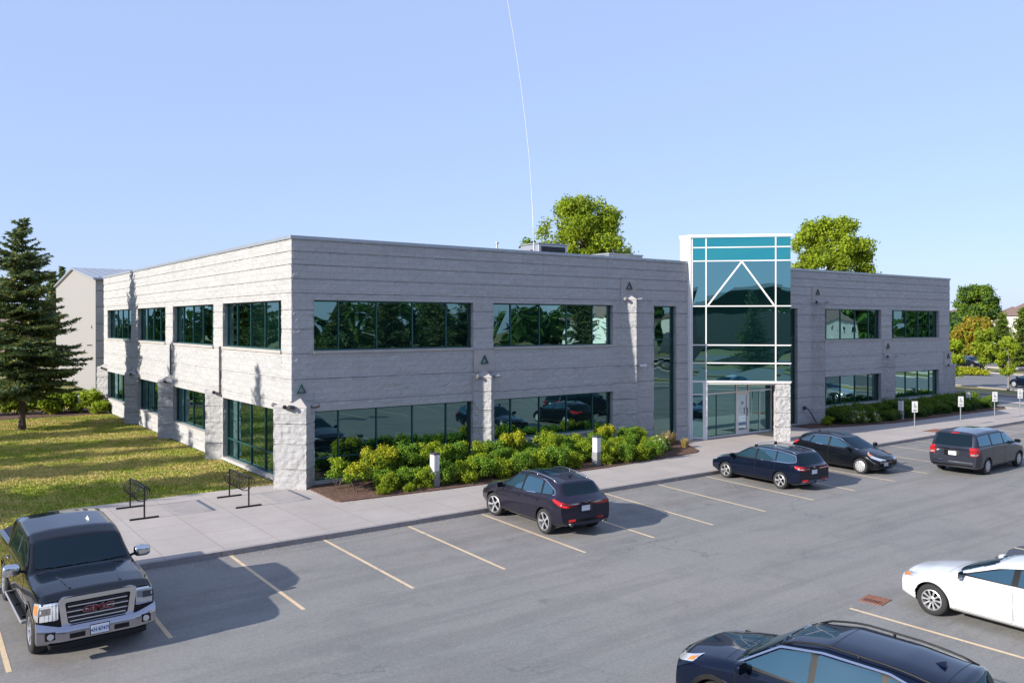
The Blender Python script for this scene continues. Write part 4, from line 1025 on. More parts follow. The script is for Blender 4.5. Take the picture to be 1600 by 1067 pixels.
# ---- grey minivan
S_VAN = base(paint='paint_granite', L=5.15, W=1.98, r=.335, xf=1.62, xr=-1.45, tw=.225, spokes=8, rim=.215, rimkind='hubcap', sill=.24, archw=.012, archgap=.045, bow=.07, rakef=.05, raker=.02, zr=.7, crown=1.1,
    top=[(2.57, .78), (2.35, .92), (1.85, 1.04), (1.55, 1.12), (.65, 1.62), (.1, 1.73), (-.8, 1.75), (-2.2, 1.71), (-2.42, 1.30), (-2.5, 1.12), (-2.57, 1.07)],
    belt=[(2.57, .70), (2.0, .90), (1.3, 1.00), (-.5, 1.06), (-2.57, 1.04)],
    wt=[(2.57, .74), (1.6, .84), (.8, .76), (0, .77), (-2.1, .76), (-2.35, .84), (-2.57, .90)], bot=[(2.57, .30), (2.2, .20), (-2.1, .22), (-2.57, .32)],
    surround=[(1.42, 1.10), (.66, 1.53), (.1, 1.62), (-2.12, 1.60), (-2.22, 1.16), (-.5, 1.12)],
    glass=[[(1.2, 1.14), (.62, 1.49), (.20, 1.56), (.20, 1.15)], [(.08, 1.15), (.08, 1.57), (-.95, 1.58), (-.95, 1.16)], [(-1.07, 1.17), (-1.07, 1.58), (-2.06, 1.56), (-2.14, 1.19)]],
    doors=[([(1.22, .32), (1.28, 1.09), (.14, 1.12), (.14, .32)], .30, .96), ([(.13, .32), (.13, 1.12), (-1.02, 1.13), (-1.02, .32)], -.05, .96)],
    mirror=(1.18, 1.12), lamps=[('F', [(.0, .84), (.6, .92), (.9, .98), (.85, .8), (.4, .74), (.0, .76)], 'lamp_clear', 'headlight'), ('R', [(.36, 1.12), (.80, 1.13), (.78, .86), (.6, .80), (.38, .80)], 'lamp_red', 'taillight')],
    lamp_in=[('R', [(.40, .89), (.68, .90), (.62, .83), (.41, .82)], 'lamp_clear', 'taillight/lens')],
    handle='paint_granite', plate=('rear', .86, ''),
    panels=[('rear', sym([(.74, 1.16), (.66, 1.62)]), 'car_glass', 'rear_window', .008, .06), ('front', sym([(.74, 1.12), (.62, 1.60)]), 'car_glass', 'windshield', .013, .05),
            ('rear', rect(-.33, .33, .75, .98), 'trim_black', 'plate_recess', .004, .04), ('rear', rect(-.16, .16, 1.64, 1.67), 'lamp_red', 'brake_light', .01, .01), ('rear', rect(-.78, .78, .50, .54), 'chrome', 'bumper_trim', .012, .015), ('rear', rect(-.82, .82, .33, .42), 'trim_black', 'lower_bumper', .008, .02)],
    seams=[('rear', (-.85, .64), (.85, .64)), ('side-', (-1.1, 1.12), (-2.3, 1.12)), ('top', (.1, -.35), (-1.9, -.35)), ('top', (.1, -.12), (-1.9, -.12)), ('top', (.1, .12), (-1.9, .12)), ('top', (.1, .35), (-1.9, .35))])
# ---- white saloon
S_WHITE = base(paint='paint_white', L=4.58, W=1.80, r=.325, xf=1.42, xr=-1.28, tw=.205, spokes=10, rim=.212, sill=.21, archw=.03, archgap=.05, bow=.12, rakef=.05, raker=.03, clad='paint_white',
    top=[(2.29, .66), (2.12, .80), (1.6, .92), (1.05, 1.00), (.18, 1.37), (-.35, 1.45), (-1.0, 1.40), (-1.75, 1.12), (-2.1, 1.06), (-2.29, 1.00)],
    belt=[(2.29, .58), (1.9, .78), (1.0, .89), (-.5, .95), (-1.6, .99), (-2.29, .94)],
    wt=[(2.29, .70), (1.1, .82), (.3, .68), (-.4, .68), (-1.1, .66), (-1.7, .78), (-2.29, .84)], bot=[(2.29, .28), (1.9, .19), (-1.8, .20), (-2.29, .32)],
    surround=[(.90, .975), (.16, 1.245), (-.35, 1.345), (-.95, 1.29), (-1.36, 1.11), (-1.38, 1.06), (-.5, 1.01)],
    glass=[[(.76, 1.0), (.15, 1.22), (-.12, 1.30), (-.12, 1.015)], [(-.24, 1.02), (-.24, 1.315), (-.90, 1.265), (-1.12, 1.06)]],
    doors=[([(.98, .28), (1.02, .96), (-.17, .99), (-.17, .28)], .02, .84), ([(-.18, .28), (-.18, .99), (-1.2, 1.03), (-1.05, .72), (-.88, .28)], -.95, .88)],
    mirror=(.82, .99), lamps=[('F', [(.05, .70), (.5, .75), (.95, .80), (.85, .72), (.5, .66), (.05, .65)], 'lamp_clear', 'headlight')],
    lamp_in=[('F', [(.42, .715), (.74, .745), (.66, .69), (.42, .675)], 'lamp_amber', 'headlight/indicator')],
    panels=[('front', sym([(.66, 1.01), (.52, 1.31)]), 'car_glass', 'windshield', .013, .05), ('rear', sym([(.62, 1.12), (.5, 1.30)]), 'car_glass', 'rear_window', .010, .05),
            ('front', [(-.48, .60), (-.36, .36), (.36, .36), (.48, .60)], 'trim_black', 'grille', .006, .05), ('front', rect(-.08, .08, .60, .69), 'chrome', 'badge', .012, .04)],
    seams=[('top', (1.15, -.7), (1.15, .7)), ('side+', (1.04, .6), (2.0, .74))])
# ---- black crossover in the foreground
S_ROGUE = base(paint='paint_navy', L=4.65, W=1.84, r=.36, xf=1.38, xr=-1.33, tw=.225, spokes=5, rim=.235, sill=.26, clad='trim_black', archw=.07, bow=.11, rakef=.05, raker=.03, zr=.65,
    top=[(2.32, .86), (2.12, 1.00), (1.6, 1.08), (1.12, 1.14), (.42, 1.56), (-.2, 1.66), (-1.1, 1.645), (-1.95, 1.56), (-2.08, 1.30), (-2.2, 1.14), (-2.32, 1.06)],
    belt=[(2.32, .76), (1.9, .92), (1.0, 1.01), (-.5, 1.04), (-1.6, 1.12), (-2.32, 1.02)],
    wt=[(2.32, .76), (1.15, .85), (.5, .72), (-.4, .72), (-1.8, .66), (-2.05, .74), (-2.32, .84)], bot=[(2.32, .36), (1.9, .24), (-1.8, .26), (-2.32, .38)],
    surround=[(1.10, 1.09), (.44, 1.485), (-.2, 1.575), (-1.1, 1.555), (-1.75, 1.40), (-1.80, 1.27), (-1.6, 1.20), (-.5, 1.10)], chrome_dlo=1,
    glass=[[(.95, 1.13), (.42, 1.45), (-.05, 1.525), (-.05, 1.12)], [(-.15, 1.125), (-.15, 1.535), (-1.0, 1.525), (-1.08, 1.17)], [(-1.16, 1.185), (-1.1, 1.515), (-1.68, 1.38), (-1.72, 1.29), (-1.56, 1.225)]],
    doors=[([(1.02, .36), (1.06, 1.07), (-.10, 1.09), (-.10, .36)], .06, .94), ([(-.11, .36), (-.11, 1.09), (-1.15, 1.16), (-1.05, .85), (-.84, .36)], -.9, .98)],
    mirror=(.88, 1.10), lamps=[('F', [(.0, .84), (.5, .92), (.95, 1.02), (.9, .92), (.5, .82), (.0, .78)], 'lamp_clear', 'headlight'), ('R', [(.0, 1.12), (.5, 1.14), (.9, 1.16), (.8, 1.02), (.5, .98), (.0, 1.0)], 'lamp_red', 'taillight')],
    lamp_in=[('F', [(.76, .945), (.90, .985), (.87, .93), (.76, .90)], 'lamp_amber', 'headlight/indicator')],
    rails=(.45, -1.78, .60), rail_mat='trim_black', fin=-1.5,
    panels=[('front', sym([(.68, 1.14), (.58, 1.50)]), 'car_glass', 'windshield', .013, .05), ('rear', sym([(.62, 1.20), (.54, 1.50)]), 'car_glass', 'rear_window', .010, .05),
            ('front', [(-.4, .86), (-.28, .55), (.28, .55), (.4, .86)], 'trim_black', 'grille', .006, .03), ('front', [(-.44, .9), (-.30, .52), (-.25, .52), (-.38, .9)], 'chrome', 'grille_bar', .014, .01), ('front', [(.38, .9), (.25, .52), (.30, .52), (.44, .9)], 'chrome', 'grille_bar', .014, .01)],
    seams=[('top', (1.3, -.7), (1.3, .7)), ('top', (-.25, -.58), (-.25, .58)), ('top', (-1.72, -.6), (-1.72, .6))])
for S in (S_RDX,): S['panels'] = [p for p in S['panels'] if p[1]]
# ---- black pickup with chrome front
S_TRUCK = base(paint='paint_black', L=5.80, W=2.02, r=.415, xf=1.93, xr=-1.80, tw=.275, spokes=6, rim=.255, rimkind='alloy', sill=.46, archw=.055, archgap=.075, clad='paint_black', bow=.035, rakef=.025, raker=.0, zf=.8, rad=.05, shoulder=.05, crown=1.0,
    top=[(2.90, 1.19), (2.7, 1.27), (2.2, 1.32), (1.42, 1.36), (.86, 1.83), (.50, 1.94), (-.6, 2.0), (-1.16, 1.97), (-1.26, 1.48), (-1.28, 1.42), (-2.9, 1.40)],
    belt=[(2.90, 1.09), (2.4, 1.22), (1.4, 1.27), (-1.2, 1.29), (-2.9, 1.34)],
    wt=[(2.90, .86), (1.5, .88), (.9, .80), (0, .79), (-1.05, .79), (-1.3, .93), (-2.9, .93)], bot=[(2.9, .46), (2.3, .40), (-2.3, .48), (-2.9, .52)],
    plan=[(-2.9, .97), (-2.4, 1), (2.3, 1), (2.9, .965)],
    surround=[(1.22, 1.33), (.76, 1.75), (.4, 1.83), (-.85, 1.86), (-1.02, 1.37)],
    glass=[[(1.05, 1.37), (.70, 1.70), (.36, 1.79), (.14, 1.80), (.14, 1.37)], [(.02, 1.38), (.02, 1.805), (-.82, 1.81), (-.95, 1.40)]],
    doors=[([(1.18, .56), (1.2, 1.25), (.08, 1.28), (.08, .56)], .22, 1.16), ([(.07, .56), (.07, 1.28), (-1.12, 1.29), (-1.12, .9), (-.98, .56)], -.85, 1.17)],
    mirror=(1.12, 1.34), mscale=1.35, mtall=1.0, mirror_mat='chrome', handle='chrome', lamps=[('F', [(.31, 1.11), (.62, 1.11), (.80, 1.07), (.82, .82), (.31, .79)], 'lamp_clear', 'headlight')],
    lamp_in=[('F', [(.62, 1.07), (.77, 1.04), (.78, .90), (.62, .89)], 'lamp_amber', 'headlight/indicator'), ('F', [(.42, 1.03), (.56, 1.03), (.56, .91), (.42, .91)], 'dark_grey', 'headlight/lens')],
    sglass='car_glass', plate=('front', .555, 'AN·87470'), platex=3.002,
    panels=[('front', sym([(.81, 1.375), (.73, 1.79)]), 'car_glass', 'windshield', .013, .05), ('rear', sym([(.6, 1.45), (.55, 1.72)]), 'car_glass', 'rear_window', .010, .05),
            ('top', [(-1.36, -.86), (-1.36, .86), (-2.84, .86), (-2.84, -.86)], 'trim_black', 'tonneau_cover', .02, .04),
            ],
    seams=[('top', (1.5, -.8), (1.5, .8)), ('side+', (-1.22, .6), (-1.22, 1.3)), ('side-', (-1.22, .6), (-1.22, 1.3))])

def truck_front(root, B):
    """chrome grille, bumper, steps and the rest of the pickup's face"""
    X = lambda y, z: (B.hit((6, y, z), (-1, 0, 0))[0] or Vector((2.85, 0, 0))).x
    g = MB(); x = X(0, .95) + .045
    def fr(o, i, x0, x1, mat):   # frame between two outlines in (y,z)
        n = len(o); vs = [(x1, a, b) for a, b in o] + [(x1, a, b) for a, b in i] + [(x0, a, b) for a, b in o] + [(x0, a, b) for a, b in i]
        fs = []
        for k in range(n):
            l = (k + 1) % n; fs += [(k, l, n + l, n + k), (k, l, 2 * n + l, 2 * n + k), (n + k, n + l, 3 * n + l, 3 * n + k)]
        g.add(vs, fs, mat)
    O = soft([(-.66, 1.15), (-.60, .66), (-.50, .60), (.50, .60), (.60, .66), (.66, 1.15), (.58, 1.19), (-.58, 1.19)], .05); I = soft([(-.55, 1.07), (-.50, .72), (-.45, .69), (.45, .69), (.50, .72), (.55, 1.07), (.52, 1.09), (-.52, 1.09)], .03)
    fr(O, I, x - .14, x, 'chrome'); 
    for z, h in ((1.0, .5), (.905, .52), (.81, .5), (.735, .47)): g.box(x - .05, x - .018, -h, h, z - .011, z + .011, 'chrome', bev=.004)
    for k in range(7): g.box(x - .055, x - .04, -.5, .5, .71 + .055 * k, .72 + .055 * k, 'dark_grey')
    g.box(x - .10, x - .07, -.54, .54, .68, 1.1, 'gap_black')
    go = g.build('grille', root)
    tm = mesh_text('GMC', .175, 'badge_red', .012, .006); tm.name = 'badge'; to = bpy.data.objects.new('badge', tm); link(to, go); to.rotation_euler = (R(90), 0, R(90)); to.location = (x + .004, 0, .905); to.scale = (1.35, .85, 1)
    tm = mesh_text('GMC', .175, 'chrome', .008, .010); tm.name = 'badge_edge'; t2 = bpy.data.objects.new('badge_edge', tm); link(t2, go); t2.rotation_euler = (R(90), 0, R(90)); t2.location = (x - .003, 0, .905); t2.scale = (1.35, .87, 1)
    # bumper
    b = MB(); pts = []
    n = 25; sec = [(.0, .40), (.055, .44), (.06, .60), (.035, .66), (.0, .685)]
    vs = []
    for k in range(n):
        y = -1.0 + 2.0 * k / (n - 1); q = abs(y); bx = 2.90 + .03 - .13 * max(0, q - .55) ** 1.6 / .45 ** 1.6
        rise = .05 * max(0, (q - .62) / .38)
        for j, (dx, z) in enumerate(sec): vs.append((bx + dx, y, z + (rise * 2 if j == 4 else rise if j == 3 else 0)))
        vs.append((bx - .14, y, .685 + rise * 2)); vs.append((bx - .14, y, .42))
    m = len(sec) + 2
    b.add(vs, [(k * m + j, k * m + (j + 1) % m, (k + 1) * m + (j + 1) % m, (k + 1) * m + j) for k in range(n - 1) for j in range(m)] + [tuple(range(m)), tuple((n - 1) * m + j for j in range(m))[::-1]], 'chrome_bumper')
    bo = b.build('bumper', root, smooth=True, angle=35)
    bx = 2.96
    for s in (-1, 1):
        q = MB(); q.box(2.84, 2.962, s * .80 - .085, s * .80 + .085, .49, .635, 'trim_black', bev=.012); qo = q.build('fog_light', bo)
        q = MB(); q.tube([(2.955, s * .80, .56), (2.972, s * .80, .56)], .055, 'lamp_clear', 16); q.build('lens', bo)
        q = MB(); q.box(2.95, 3.0, s * .37 - .13, s * .37 + .13, .475, .565, 'trim_black', bev=.01); q.build('tow_slot', bo)
        # step bar
        q = MB(); q.box(-.95, 1.35, s * .97 - .09, s * .97 + .09, .38, .44, 'mid_grey', bev=.025); q.box(-.85, 1.25, s * .98 - .06, s * .98 + .06, .438, .446, 'trim_black')
        for x_ in (-.7, .2, 1.1): q.box(x_ - .03, x_ + .03, s * .80 - .2, s * .80 + .1, .44, .47, 'trim_black')
        q.build('running_board', root)
    q = MB(); q.box(2.80, 2.97, -.30, .30, .46, .50, 'trim_black'); q.box(2.70, 2.93, -.82, .82, .30, .40, 'trim_black', bev=.03); q.build('air_dam', root)
    # hood ridges and roof beads
    for y in (-.52, .52):
        B.patch('hood_ridge', [(1.65, y * 1.05 - .02), (2.6, y * .82 - .02), (2.6, y * .82 + .02), (1.65, y * 1.05 + .02)], 'top', 'paint_black', root, off=.014, grid=.1)
    for y in (-.18, 0, .18): 
        q = MB(); h, _ = B.hit((.28, y, 4), (0, 0, -1)); q.box(.25, .30, y - .03, y + .03, h.z - .005, h.z + .018, 'lamp_amber', bev=.006); q.build('roof_marker', root) if y == 9 else None
    h, _ = B.hit((.1, .35, 4), (0, 0, -1)); q = MB(); q.add([(.22, .35, h.z - .003), (.02, .39, h.z - .003), (.02, .31, h.z - .003), (.05, .35, h.z + .07)], [(0, 1, 3), (1, 2, 3), (2, 0, 3)], 'sign_white'); q.build('antenna_fin', root)
    for s in (-1, 1):
        q = MB(); q.tube([(1.48, s * .05, 1.335), (1.40, s * .55, 1.36)], .010, 'trim_black', 6); q.build('wiper', root)

def exhaust(root, x, y, z):
    q = MB(); q.tube([(x + .12, y, z), (x - .02, y, z)], .04, 'chrome', 14); q.tube([(x - .019, y, z), (x - .022, y, z)], .033, 'gap_black', 14); q.build('exhaust_pipe', root)

o, b = make_car('pickup_truck', S_TRUCK, (-8.58, -9.2), -88.8, 'black crew cab pickup with chrome grille and bumper, parked nose out beside the bike racks', 'pickup truck'); truck_front(o, b)
o, b = make_car('parked_car', S_RDX, (4.60, -8.78), 86.5, 'plum grey crossover parked nose to the kerb beside the green planting bed', 'car', 'cars parked in the lot')
exhaust(o, -2.30, .62, .40); exhaust(o, -2.30, -.62, .40)
o, b = make_car('parked_car', S_GOLF, (15.62, -9.02), 86.5, 'dark navy estate car with one silver roof bar parked before the entrance', 'car', 'cars parked in the lot')
o, b = make_car('parked_car', S_HATCH, (20.8, -9.0), -92, 'black hatchback parked nose out with silver hubcaps, right of the estate car', 'car', 'cars parked in the lot')
o, b = make_car('minivan', S_VAN, (25.3, -12.5), 1.5, 'dark grey minivan with red tail lights driving away along the lane at the right', 'van', 'cars parked in the lot')
o, b = make_car('parked_car', S_WHITE, (6.75, -21.6), 89, 'white saloon car at the right edge beside the rusty drain grate', 'car', 'cars parked in the lot')
o, b = make_car('parked_car', S_ROGUE, (-.60, -21.95), 97, 'shiny black crossover with roof rails in the bottom right foreground, only its upper half showing', 'car', 'cars parked in the lot')
# ================================================================ vegetation
def leaf_quads(P, size, rng, up=.35, aspect=.7, N=None):
    """one folded-flat leaf quad per point with scattered orientation"""
    n = len(P); d = rng.normal(size=(n, 3)); d[:, 2] += up
    if N is not None: d += N * 1.7
    d /= np.linalg.norm(d, axis=1)[:, None]
    a = np.cross(d, rng.normal(size=(n, 3))); a /= np.linalg.norm(a, axis=1)[:, None] + 1e-9; b = np.cross(d, a)
    s = (size * rng.uniform(.65, 1.35, n))[:, None]; a = a * s; b = b * s * aspect
    Q = np.stack([P - a, P - b * .9, P + a, P + b * .9], 1); return Q
def clump_points(rng, n, lobes):
    """points in the outer shells of overlapping lobes (cx,cy,cz,rx,ry,rz)"""
    w = np.array([l[3] * l[4] + l[4] * l[5] for l in lobes]); w = w / w.sum(); k = rng.choice(len(lobes), n, p=w); L = np.array(lobes)[k]
    d = rng.normal(size=(n, 3)); d /= np.linalg.norm(d, axis=1)[:, None]; r = rng.uniform(.55, 1.05, n) ** .6
    return L[:, :3] + d * L[:, 3:] * r[:, None], d
def trunk(mb, h, r0, r1, mat, rng, bend=.2, seg=8):
    pts = [(bend * math.sin(1.3 * k / seg * 2) * .3 * h * .1, bend * math.cos(k) * .05, h * k / seg) for k in range(seg + 1)]
    mb.tube(pts, [r0 + (r1 - r0) * (k / seg) ** .7 * 1.0 + (.35 * r0 if k == 0 else 0) for k in range(seg + 1)], mat, 9); return pts
def broadleaf(name, loc, h, rad, mat, seed, label, cat='tree', group=None, n=9000, size=.22, base=.28, shape=1.0, bark='bark', mat2=None, lobn=26, lob=.34, yfrac=.25):
    rng = np.random.default_rng(seed); t = thing(name, loc, seed % 6, label, cat, group)
    m = MB(); th = h * .72; pts = trunk(m, th, max(.05, h * .022), .03, bark, rng)
    lobes = []; cz = h * (base + (1 - base) / 2); hz = h * (1 - base) / 2
    for i in range(lobn):
        a = rng.uniform(0, 6.28); u = rng.uniform(-.95, .95); wob = .82 + .26 * math.sin(a * 3 + seed + u * 4) * rng.uniform(.3, 1)
        rr = math.sqrt(max(.05, 1 - abs(u) ** (2.2 * shape))) * rad * wob * (rng.uniform(.12, 1.0) ** .5)
        s = rad * lob * rng.uniform(.55, 1.35)
        lobes.append((math.cos(a) * rr, math.sin(a) * rr, cz + u * hz * .92, s * 1.1, s * 1.1, s * .75))
    for l in lobes[:14]:
        z0 = min(th * .9, max(h * base * .7, l[2] - .35 * h * .4)); p0 = (0, 0, z0); mid = (l[0] * .45, l[1] * .45, z0 + (l[2] - z0) * .6)
        m.tube([p0, mid, l[:3]], [h * .010, h * .006, .012], bark, 5)
    m.build('trunk', t)
    P, d = clump_points(rng, n, lobes)
    P = P + rng.normal(0, size * .4 + rad * .035, P.shape)
    Q = leaf_quads(P, size, rng, .3, .75, d)
    o = quads_mesh('crown', Q, [mat, mat2 or mat], t)
    if mat2:
        k = np.array([noise.noise(Vector(p) * (1.1 / max(.5, rad * .4))) for p in P]); idx = (k > np.quantile(k, 1 - yfrac)).astype(np.int32); o.data.polygons.foreach_set('material_index', idx)
    return t
def spruce(name, loc, h, rad, seed, label, group=None, mat='spruce_needle', dens=1.0, base=.10, needle=.13, mat2='spruce_needle_blue', bare=0.0):
    rng = np.random.default_rng(seed); t = thing(name, loc, (seed * 37 % 100) / 16, label, 'tree', group)
    m = MB(); m.tube([(0, 0, -.02), (0, 0, h * .05), (0.03, .02, h * .5), (0, 0, h * .99)], [h * .020, h * .014, h * .009, .012], 'bark', 9)
    PS = []; DS = []
    z = h * base; k = 0
    while z < h * .985:
        f = (z / h - base) / (1 - base); L = rad * (1 - f) ** .82 * (1 - .35 * math.exp(-f * 9)) + .12
        nb = 7 if f < .8 else 5
        for i in range(nb):
            a = rng.uniform(0, 6.28); l = L * rng.uniform(.5, 1.18); droop = (.30 - .75 * f) + rng.normal(0, .11)
            ns = max(5, int(l / .14 * dens))
            dirv = np.array([math.cos(a), math.sin(a)])
            tip = None
            bp = []
            for s in np.linspace(.05, 1, ns):
                zz = z - droop * l * s * (1 - .0 * s) + .22 * l * max(0, s - .55) ** 1.5 * (1 - f)
                c = np.array([dirv[0] * l * s, dirv[1] * l * s, zz]); bp.append(c)
                w = l * .42 * (1 - s) * min(1, s * 3.5) + .05
                nn = max(3, int((6 + w * 30) * dens * .55))
                off = rng.uniform(-1, 1, nn) * w; back = np.abs(off) * .55
                q = np.stack([c[0] - dirv[1] * off + dirv[0] * (back * .3), c[1] + dirv[0] * off + dirv[1] * (back * .3), c[2] - np.abs(off) * .30 + rng.normal(0, .035, nn) - .02], 1)
                PS.append(q); dd = np.stack([dirv[0] * .7 - dirv[1] * np.sign(off) * .8, dirv[1] * .7 + dirv[0] * np.sign(off) * .8, rng.normal(-.15, .35, nn)], 1); DS.append(dd)
            if l > .5 and f < .93: m.tube([(0, 0, z), tuple(bp[len(bp) // 2]), tuple(bp[-1])], [.012 + l * .010, .012, .005], 'bark', 4)
        z += h * .019 * rng.uniform(.7, 1.3) + .03
    m.build('trunk', t)
    P = np.concatenate(PS); D = np.concatenate(DS); D += rng.normal(0, .35, D.shape); D /= np.linalg.norm(D, axis=1)[:, None]
    n = len(P); sd = np.cross(D, rng.normal(size=(n, 3))); sd /= np.linalg.norm(sd, axis=1)[:, None] + 1e-9
    s = (needle * rng.uniform(.6, 1.3, n))[:, None]
    Q = np.stack([P - D * s * .5, P + sd * s * .24, P + D * s, P - sd * s * .24], 1)
    o = quads_mesh('crown', Q, [mat, mat2], t); kk = (rng.random(n) < .4).astype(np.int32); o.data.polygons.foreach_set('material_index', kk)
    return t
def shrub(name, loc, h, rad, mat, seed, label, group, n=900, size=.06, stems=True, mat2=None, cat='shrub', flowers=0, lobn=9, low=.12):
    rng = np.random.default_rng(seed); t = thing(name, loc, (seed * 53 % 60) / 10, label, cat, group)
    lobes = []
    for i in range(lobn * 3):
        a = rng.uniform(0, 6.28); u = rng.uniform(low + .10, .90); r = rad * rng.uniform(.05, .92) ** .6 * math.sqrt(max(.1, 1 - ((u - .5) / .56) ** 2)) * .9; s = rad * rng.uniform(.14, .27)
        lobes.append((math.cos(a) * r, math.sin(a) * r, h * u, s, s, s * .9))
    P, d = clump_points(rng, n, lobes); P = P + rng.normal(0, size * .4 + rad * .05, P.shape); P[:, 2] = np.maximum(P[:, 2], .04)
    Q = leaf_quads(P, size, rng, .5, .72, d)
    if stems:
        m = MB()
        for i in range(5):
            l = lobes[i]; m.tube([(l[0] * .1, l[1] * .1, 0), (l[0] * .6, l[1] * .6, l[2] * .6), l[:3]], [.014, .010, .005], 'bark', 5)
        m.build('stems', t)
    o = quads_mesh('leaves', Q, [mat, mat2 or mat], t)
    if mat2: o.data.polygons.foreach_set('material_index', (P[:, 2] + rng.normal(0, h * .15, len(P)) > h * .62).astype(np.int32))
    if flowers:
        Fp, fd = clump_points(rng, flowers * 26, [(l[0] * 1.1, l[1] * 1.1, max(l[2] * 1.1, .18) + .03, .10, .10, .08) for l in lobes])
        quads_mesh('flowers', leaf_quads(Fp, .035, rng, .5, .9, fd), 'flower_cream', t)
    return t
def recopy(o, loc, s=1.0, rz=None, label=None):
    c = copy_tree(o); c.location = loc; c.scale = (s, s, s * random.uniform(.92, 1.1)); c.rotation_euler.z = random.uniform(0, 6.28) if rz is None else rz
    if label: c['label'] = label
    return c

# ---- lawn conifer and the conifers out on the left whose shadows cross the lawn
spruce('spruce_tree', (-5.75, 25.3, -.02), 12.0, 3.9, 11, 'tall dark spruce standing on the lawn at the left, beside the beige metal building', dens=1.5, base=.18, needle=.17)
G_ = 'spruces left of the lawn'
sp = spruce('spruce_tree', (-21.5, 16.9, 0), 15.3, 3.6, 5, 'spruce out on the lawn left of the bike racks', G_, dens=1.0, base=.08, needle=.2)
for x, y, s in ((-20.5, 4.3, .84), (-24, 10.0, .92), (-27, 22.5, .95), (-30, 14, .9), (-31, 3, 1.0)): recopy(sp, (x, y, 0), s)
# ---- background trees
broadleaf('maple_tree', at(908, 92), 20.2, 5.7, 'leaf_yellow_green', 21, 'broad yellow green tree rising behind the roof left of the glass tower', n=46000, size=.14, base=.36, mat2='leaf_lime', lobn=190, lob=.13, yfrac=.4)
broadleaf('maple_tree', at(1296, 112), 20.4, 5.9, 'leaf_lime', 22, 'bright lime green tree behind the roof right of the glass tower', n=48000, size=.17, base=.30, mat2='leaf_yellow_green', lobn=210, lob=.13, yfrac=.35)
broadleaf('bushy_tree', at(832, 100), 16.2, 2.4, 'leaf_green', 23, 'small treetop showing just behind the white rooftop unit', n=2500, size=.28, base=.3)
broadleaf('bushy_tree', at(341, 110), 15.9, 2.0, 'leaf_green', 24, 'tiny rounded treetop peeping over the long left parapet', n=2500, size=.28, base=.3)
spruce('spruce_tree', at(82, 100), 12.4, 1.8, 25, 'distant spruce top showing left of the gable of the metal building', dens=.6, needle=.35)
spruce('spruce_tree', at(97, 104), 13.2, 1.2, 26, 'slim pointed spruce top touching the gable of the metal building', dens=.6, needle=.35)
broadleaf('oak_tree', at(1527, 160), 13.6, 4.6, 'leaf_green', 27, 'large round dark green tree behind the street at the right', n=26000, size=.2, base=.12, mat2='leaf_dark', lobn=110, lob=.17, yfrac=.4)
broadleaf('autumn_tree', at(1524, 140), 6.7, 3.3, 'leaf_autumn', 28, 'orange brown tree in front of the large round green tree', n=5000, size=.24, base=.15, mat2='leaf_yellow_green', lob=.32)
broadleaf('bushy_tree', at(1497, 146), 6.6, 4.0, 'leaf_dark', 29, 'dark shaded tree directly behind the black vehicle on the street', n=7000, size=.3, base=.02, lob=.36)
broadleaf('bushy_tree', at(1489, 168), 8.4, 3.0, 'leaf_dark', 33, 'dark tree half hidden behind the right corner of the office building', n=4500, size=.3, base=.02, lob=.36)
spruce('spruce_tree', at(1566, 128), 7.6, 3.0, 30, 'green spruce standing right of the orange brown tree', dens=.7, base=.03, needle=.34, mat='leaf_green', mat2='spruce_needle')
spruce('spruce_tree', at(1599, 118), 8.2, 2.8, 31, 'spruce cut by the right edge in front of the pale house', dens=.7, base=.03, needle=.34, mat='leaf_green', mat2='spruce_needle')
broadleaf('young_tree', (68.9, 4.3, -.1), 4.9, .92, 'leaf_lime', 41, 'slim young yellow green tree on the grass verge by the near road', n=5200, size=.09, base=.24, bark='pale_bark', mat2='leaf_yellow_green', lobn=20, lob=.36)
broadleaf('young_tree', at(1541, 104), 5.2, 1.5, 'leaf_yellow_green', 42, 'young light green tree on the median in front of the black vehicle', n=4200, size=.16, base=.2, bark='pale_bark', mat2='leaf_lime', lobn=20, lob=.36)
broadleaf('young_tree', at(1489, 78), 4.4, 1.1, 'leaf_lime', 43, 'little tree peeking out behind the right corner of the office building', n=2500, size=.12, base=.2, bark='pale_bark')
for k in range(30):   # far tree line all round the horizon
    pass
# far belts of trees that close the horizon
def belt(label, pts, h, mat, seed, n=9000, size=.9, w=9):
    rng = np.random.default_rng(seed); P = []
    for (a, b) in zip(pts[:-1], pts[1:]):
        a = Vector(a); b = Vector(b); m_ = int((b - a).length / 7) + 1
        for i in range(m_):
            c = a.lerp(b, i / m_); r = rng.uniform(3.5, 6.5); P.append((c.x + rng.uniform(-w, w), c.y + rng.uniform(-w, w), h * rng.uniform(.28, .5), r, r, h * rng.uniform(.36, .55)))
    Q, d = clump_points(rng, n, P); Q[:, 2] = np.maximum(Q[:, 2], 0); o = quads_mesh('far_woodland', leaf_quads(Q, size, rng, .3, .8, d), mat); tag(o, kind='stuff'); return o
belt('', [(-190, 60), (-110, 150), (-20, 210), (90, 240), (210, 200), (285, 140)], 11, 'leaf_dark', 61, n=22000, size=.95)
belt('', [(300, 130), (330, 40), (300, -60)], 11, 'leaf_dark', 62, n=9000, size=1.0)
belt('', [(-190, 60), (-180, -40), (-120, -130), (-30, -170), (80, -165), (180, -130), (290, -60)], 13, 'leaf_dark', 63, n=26000, size=1.0)

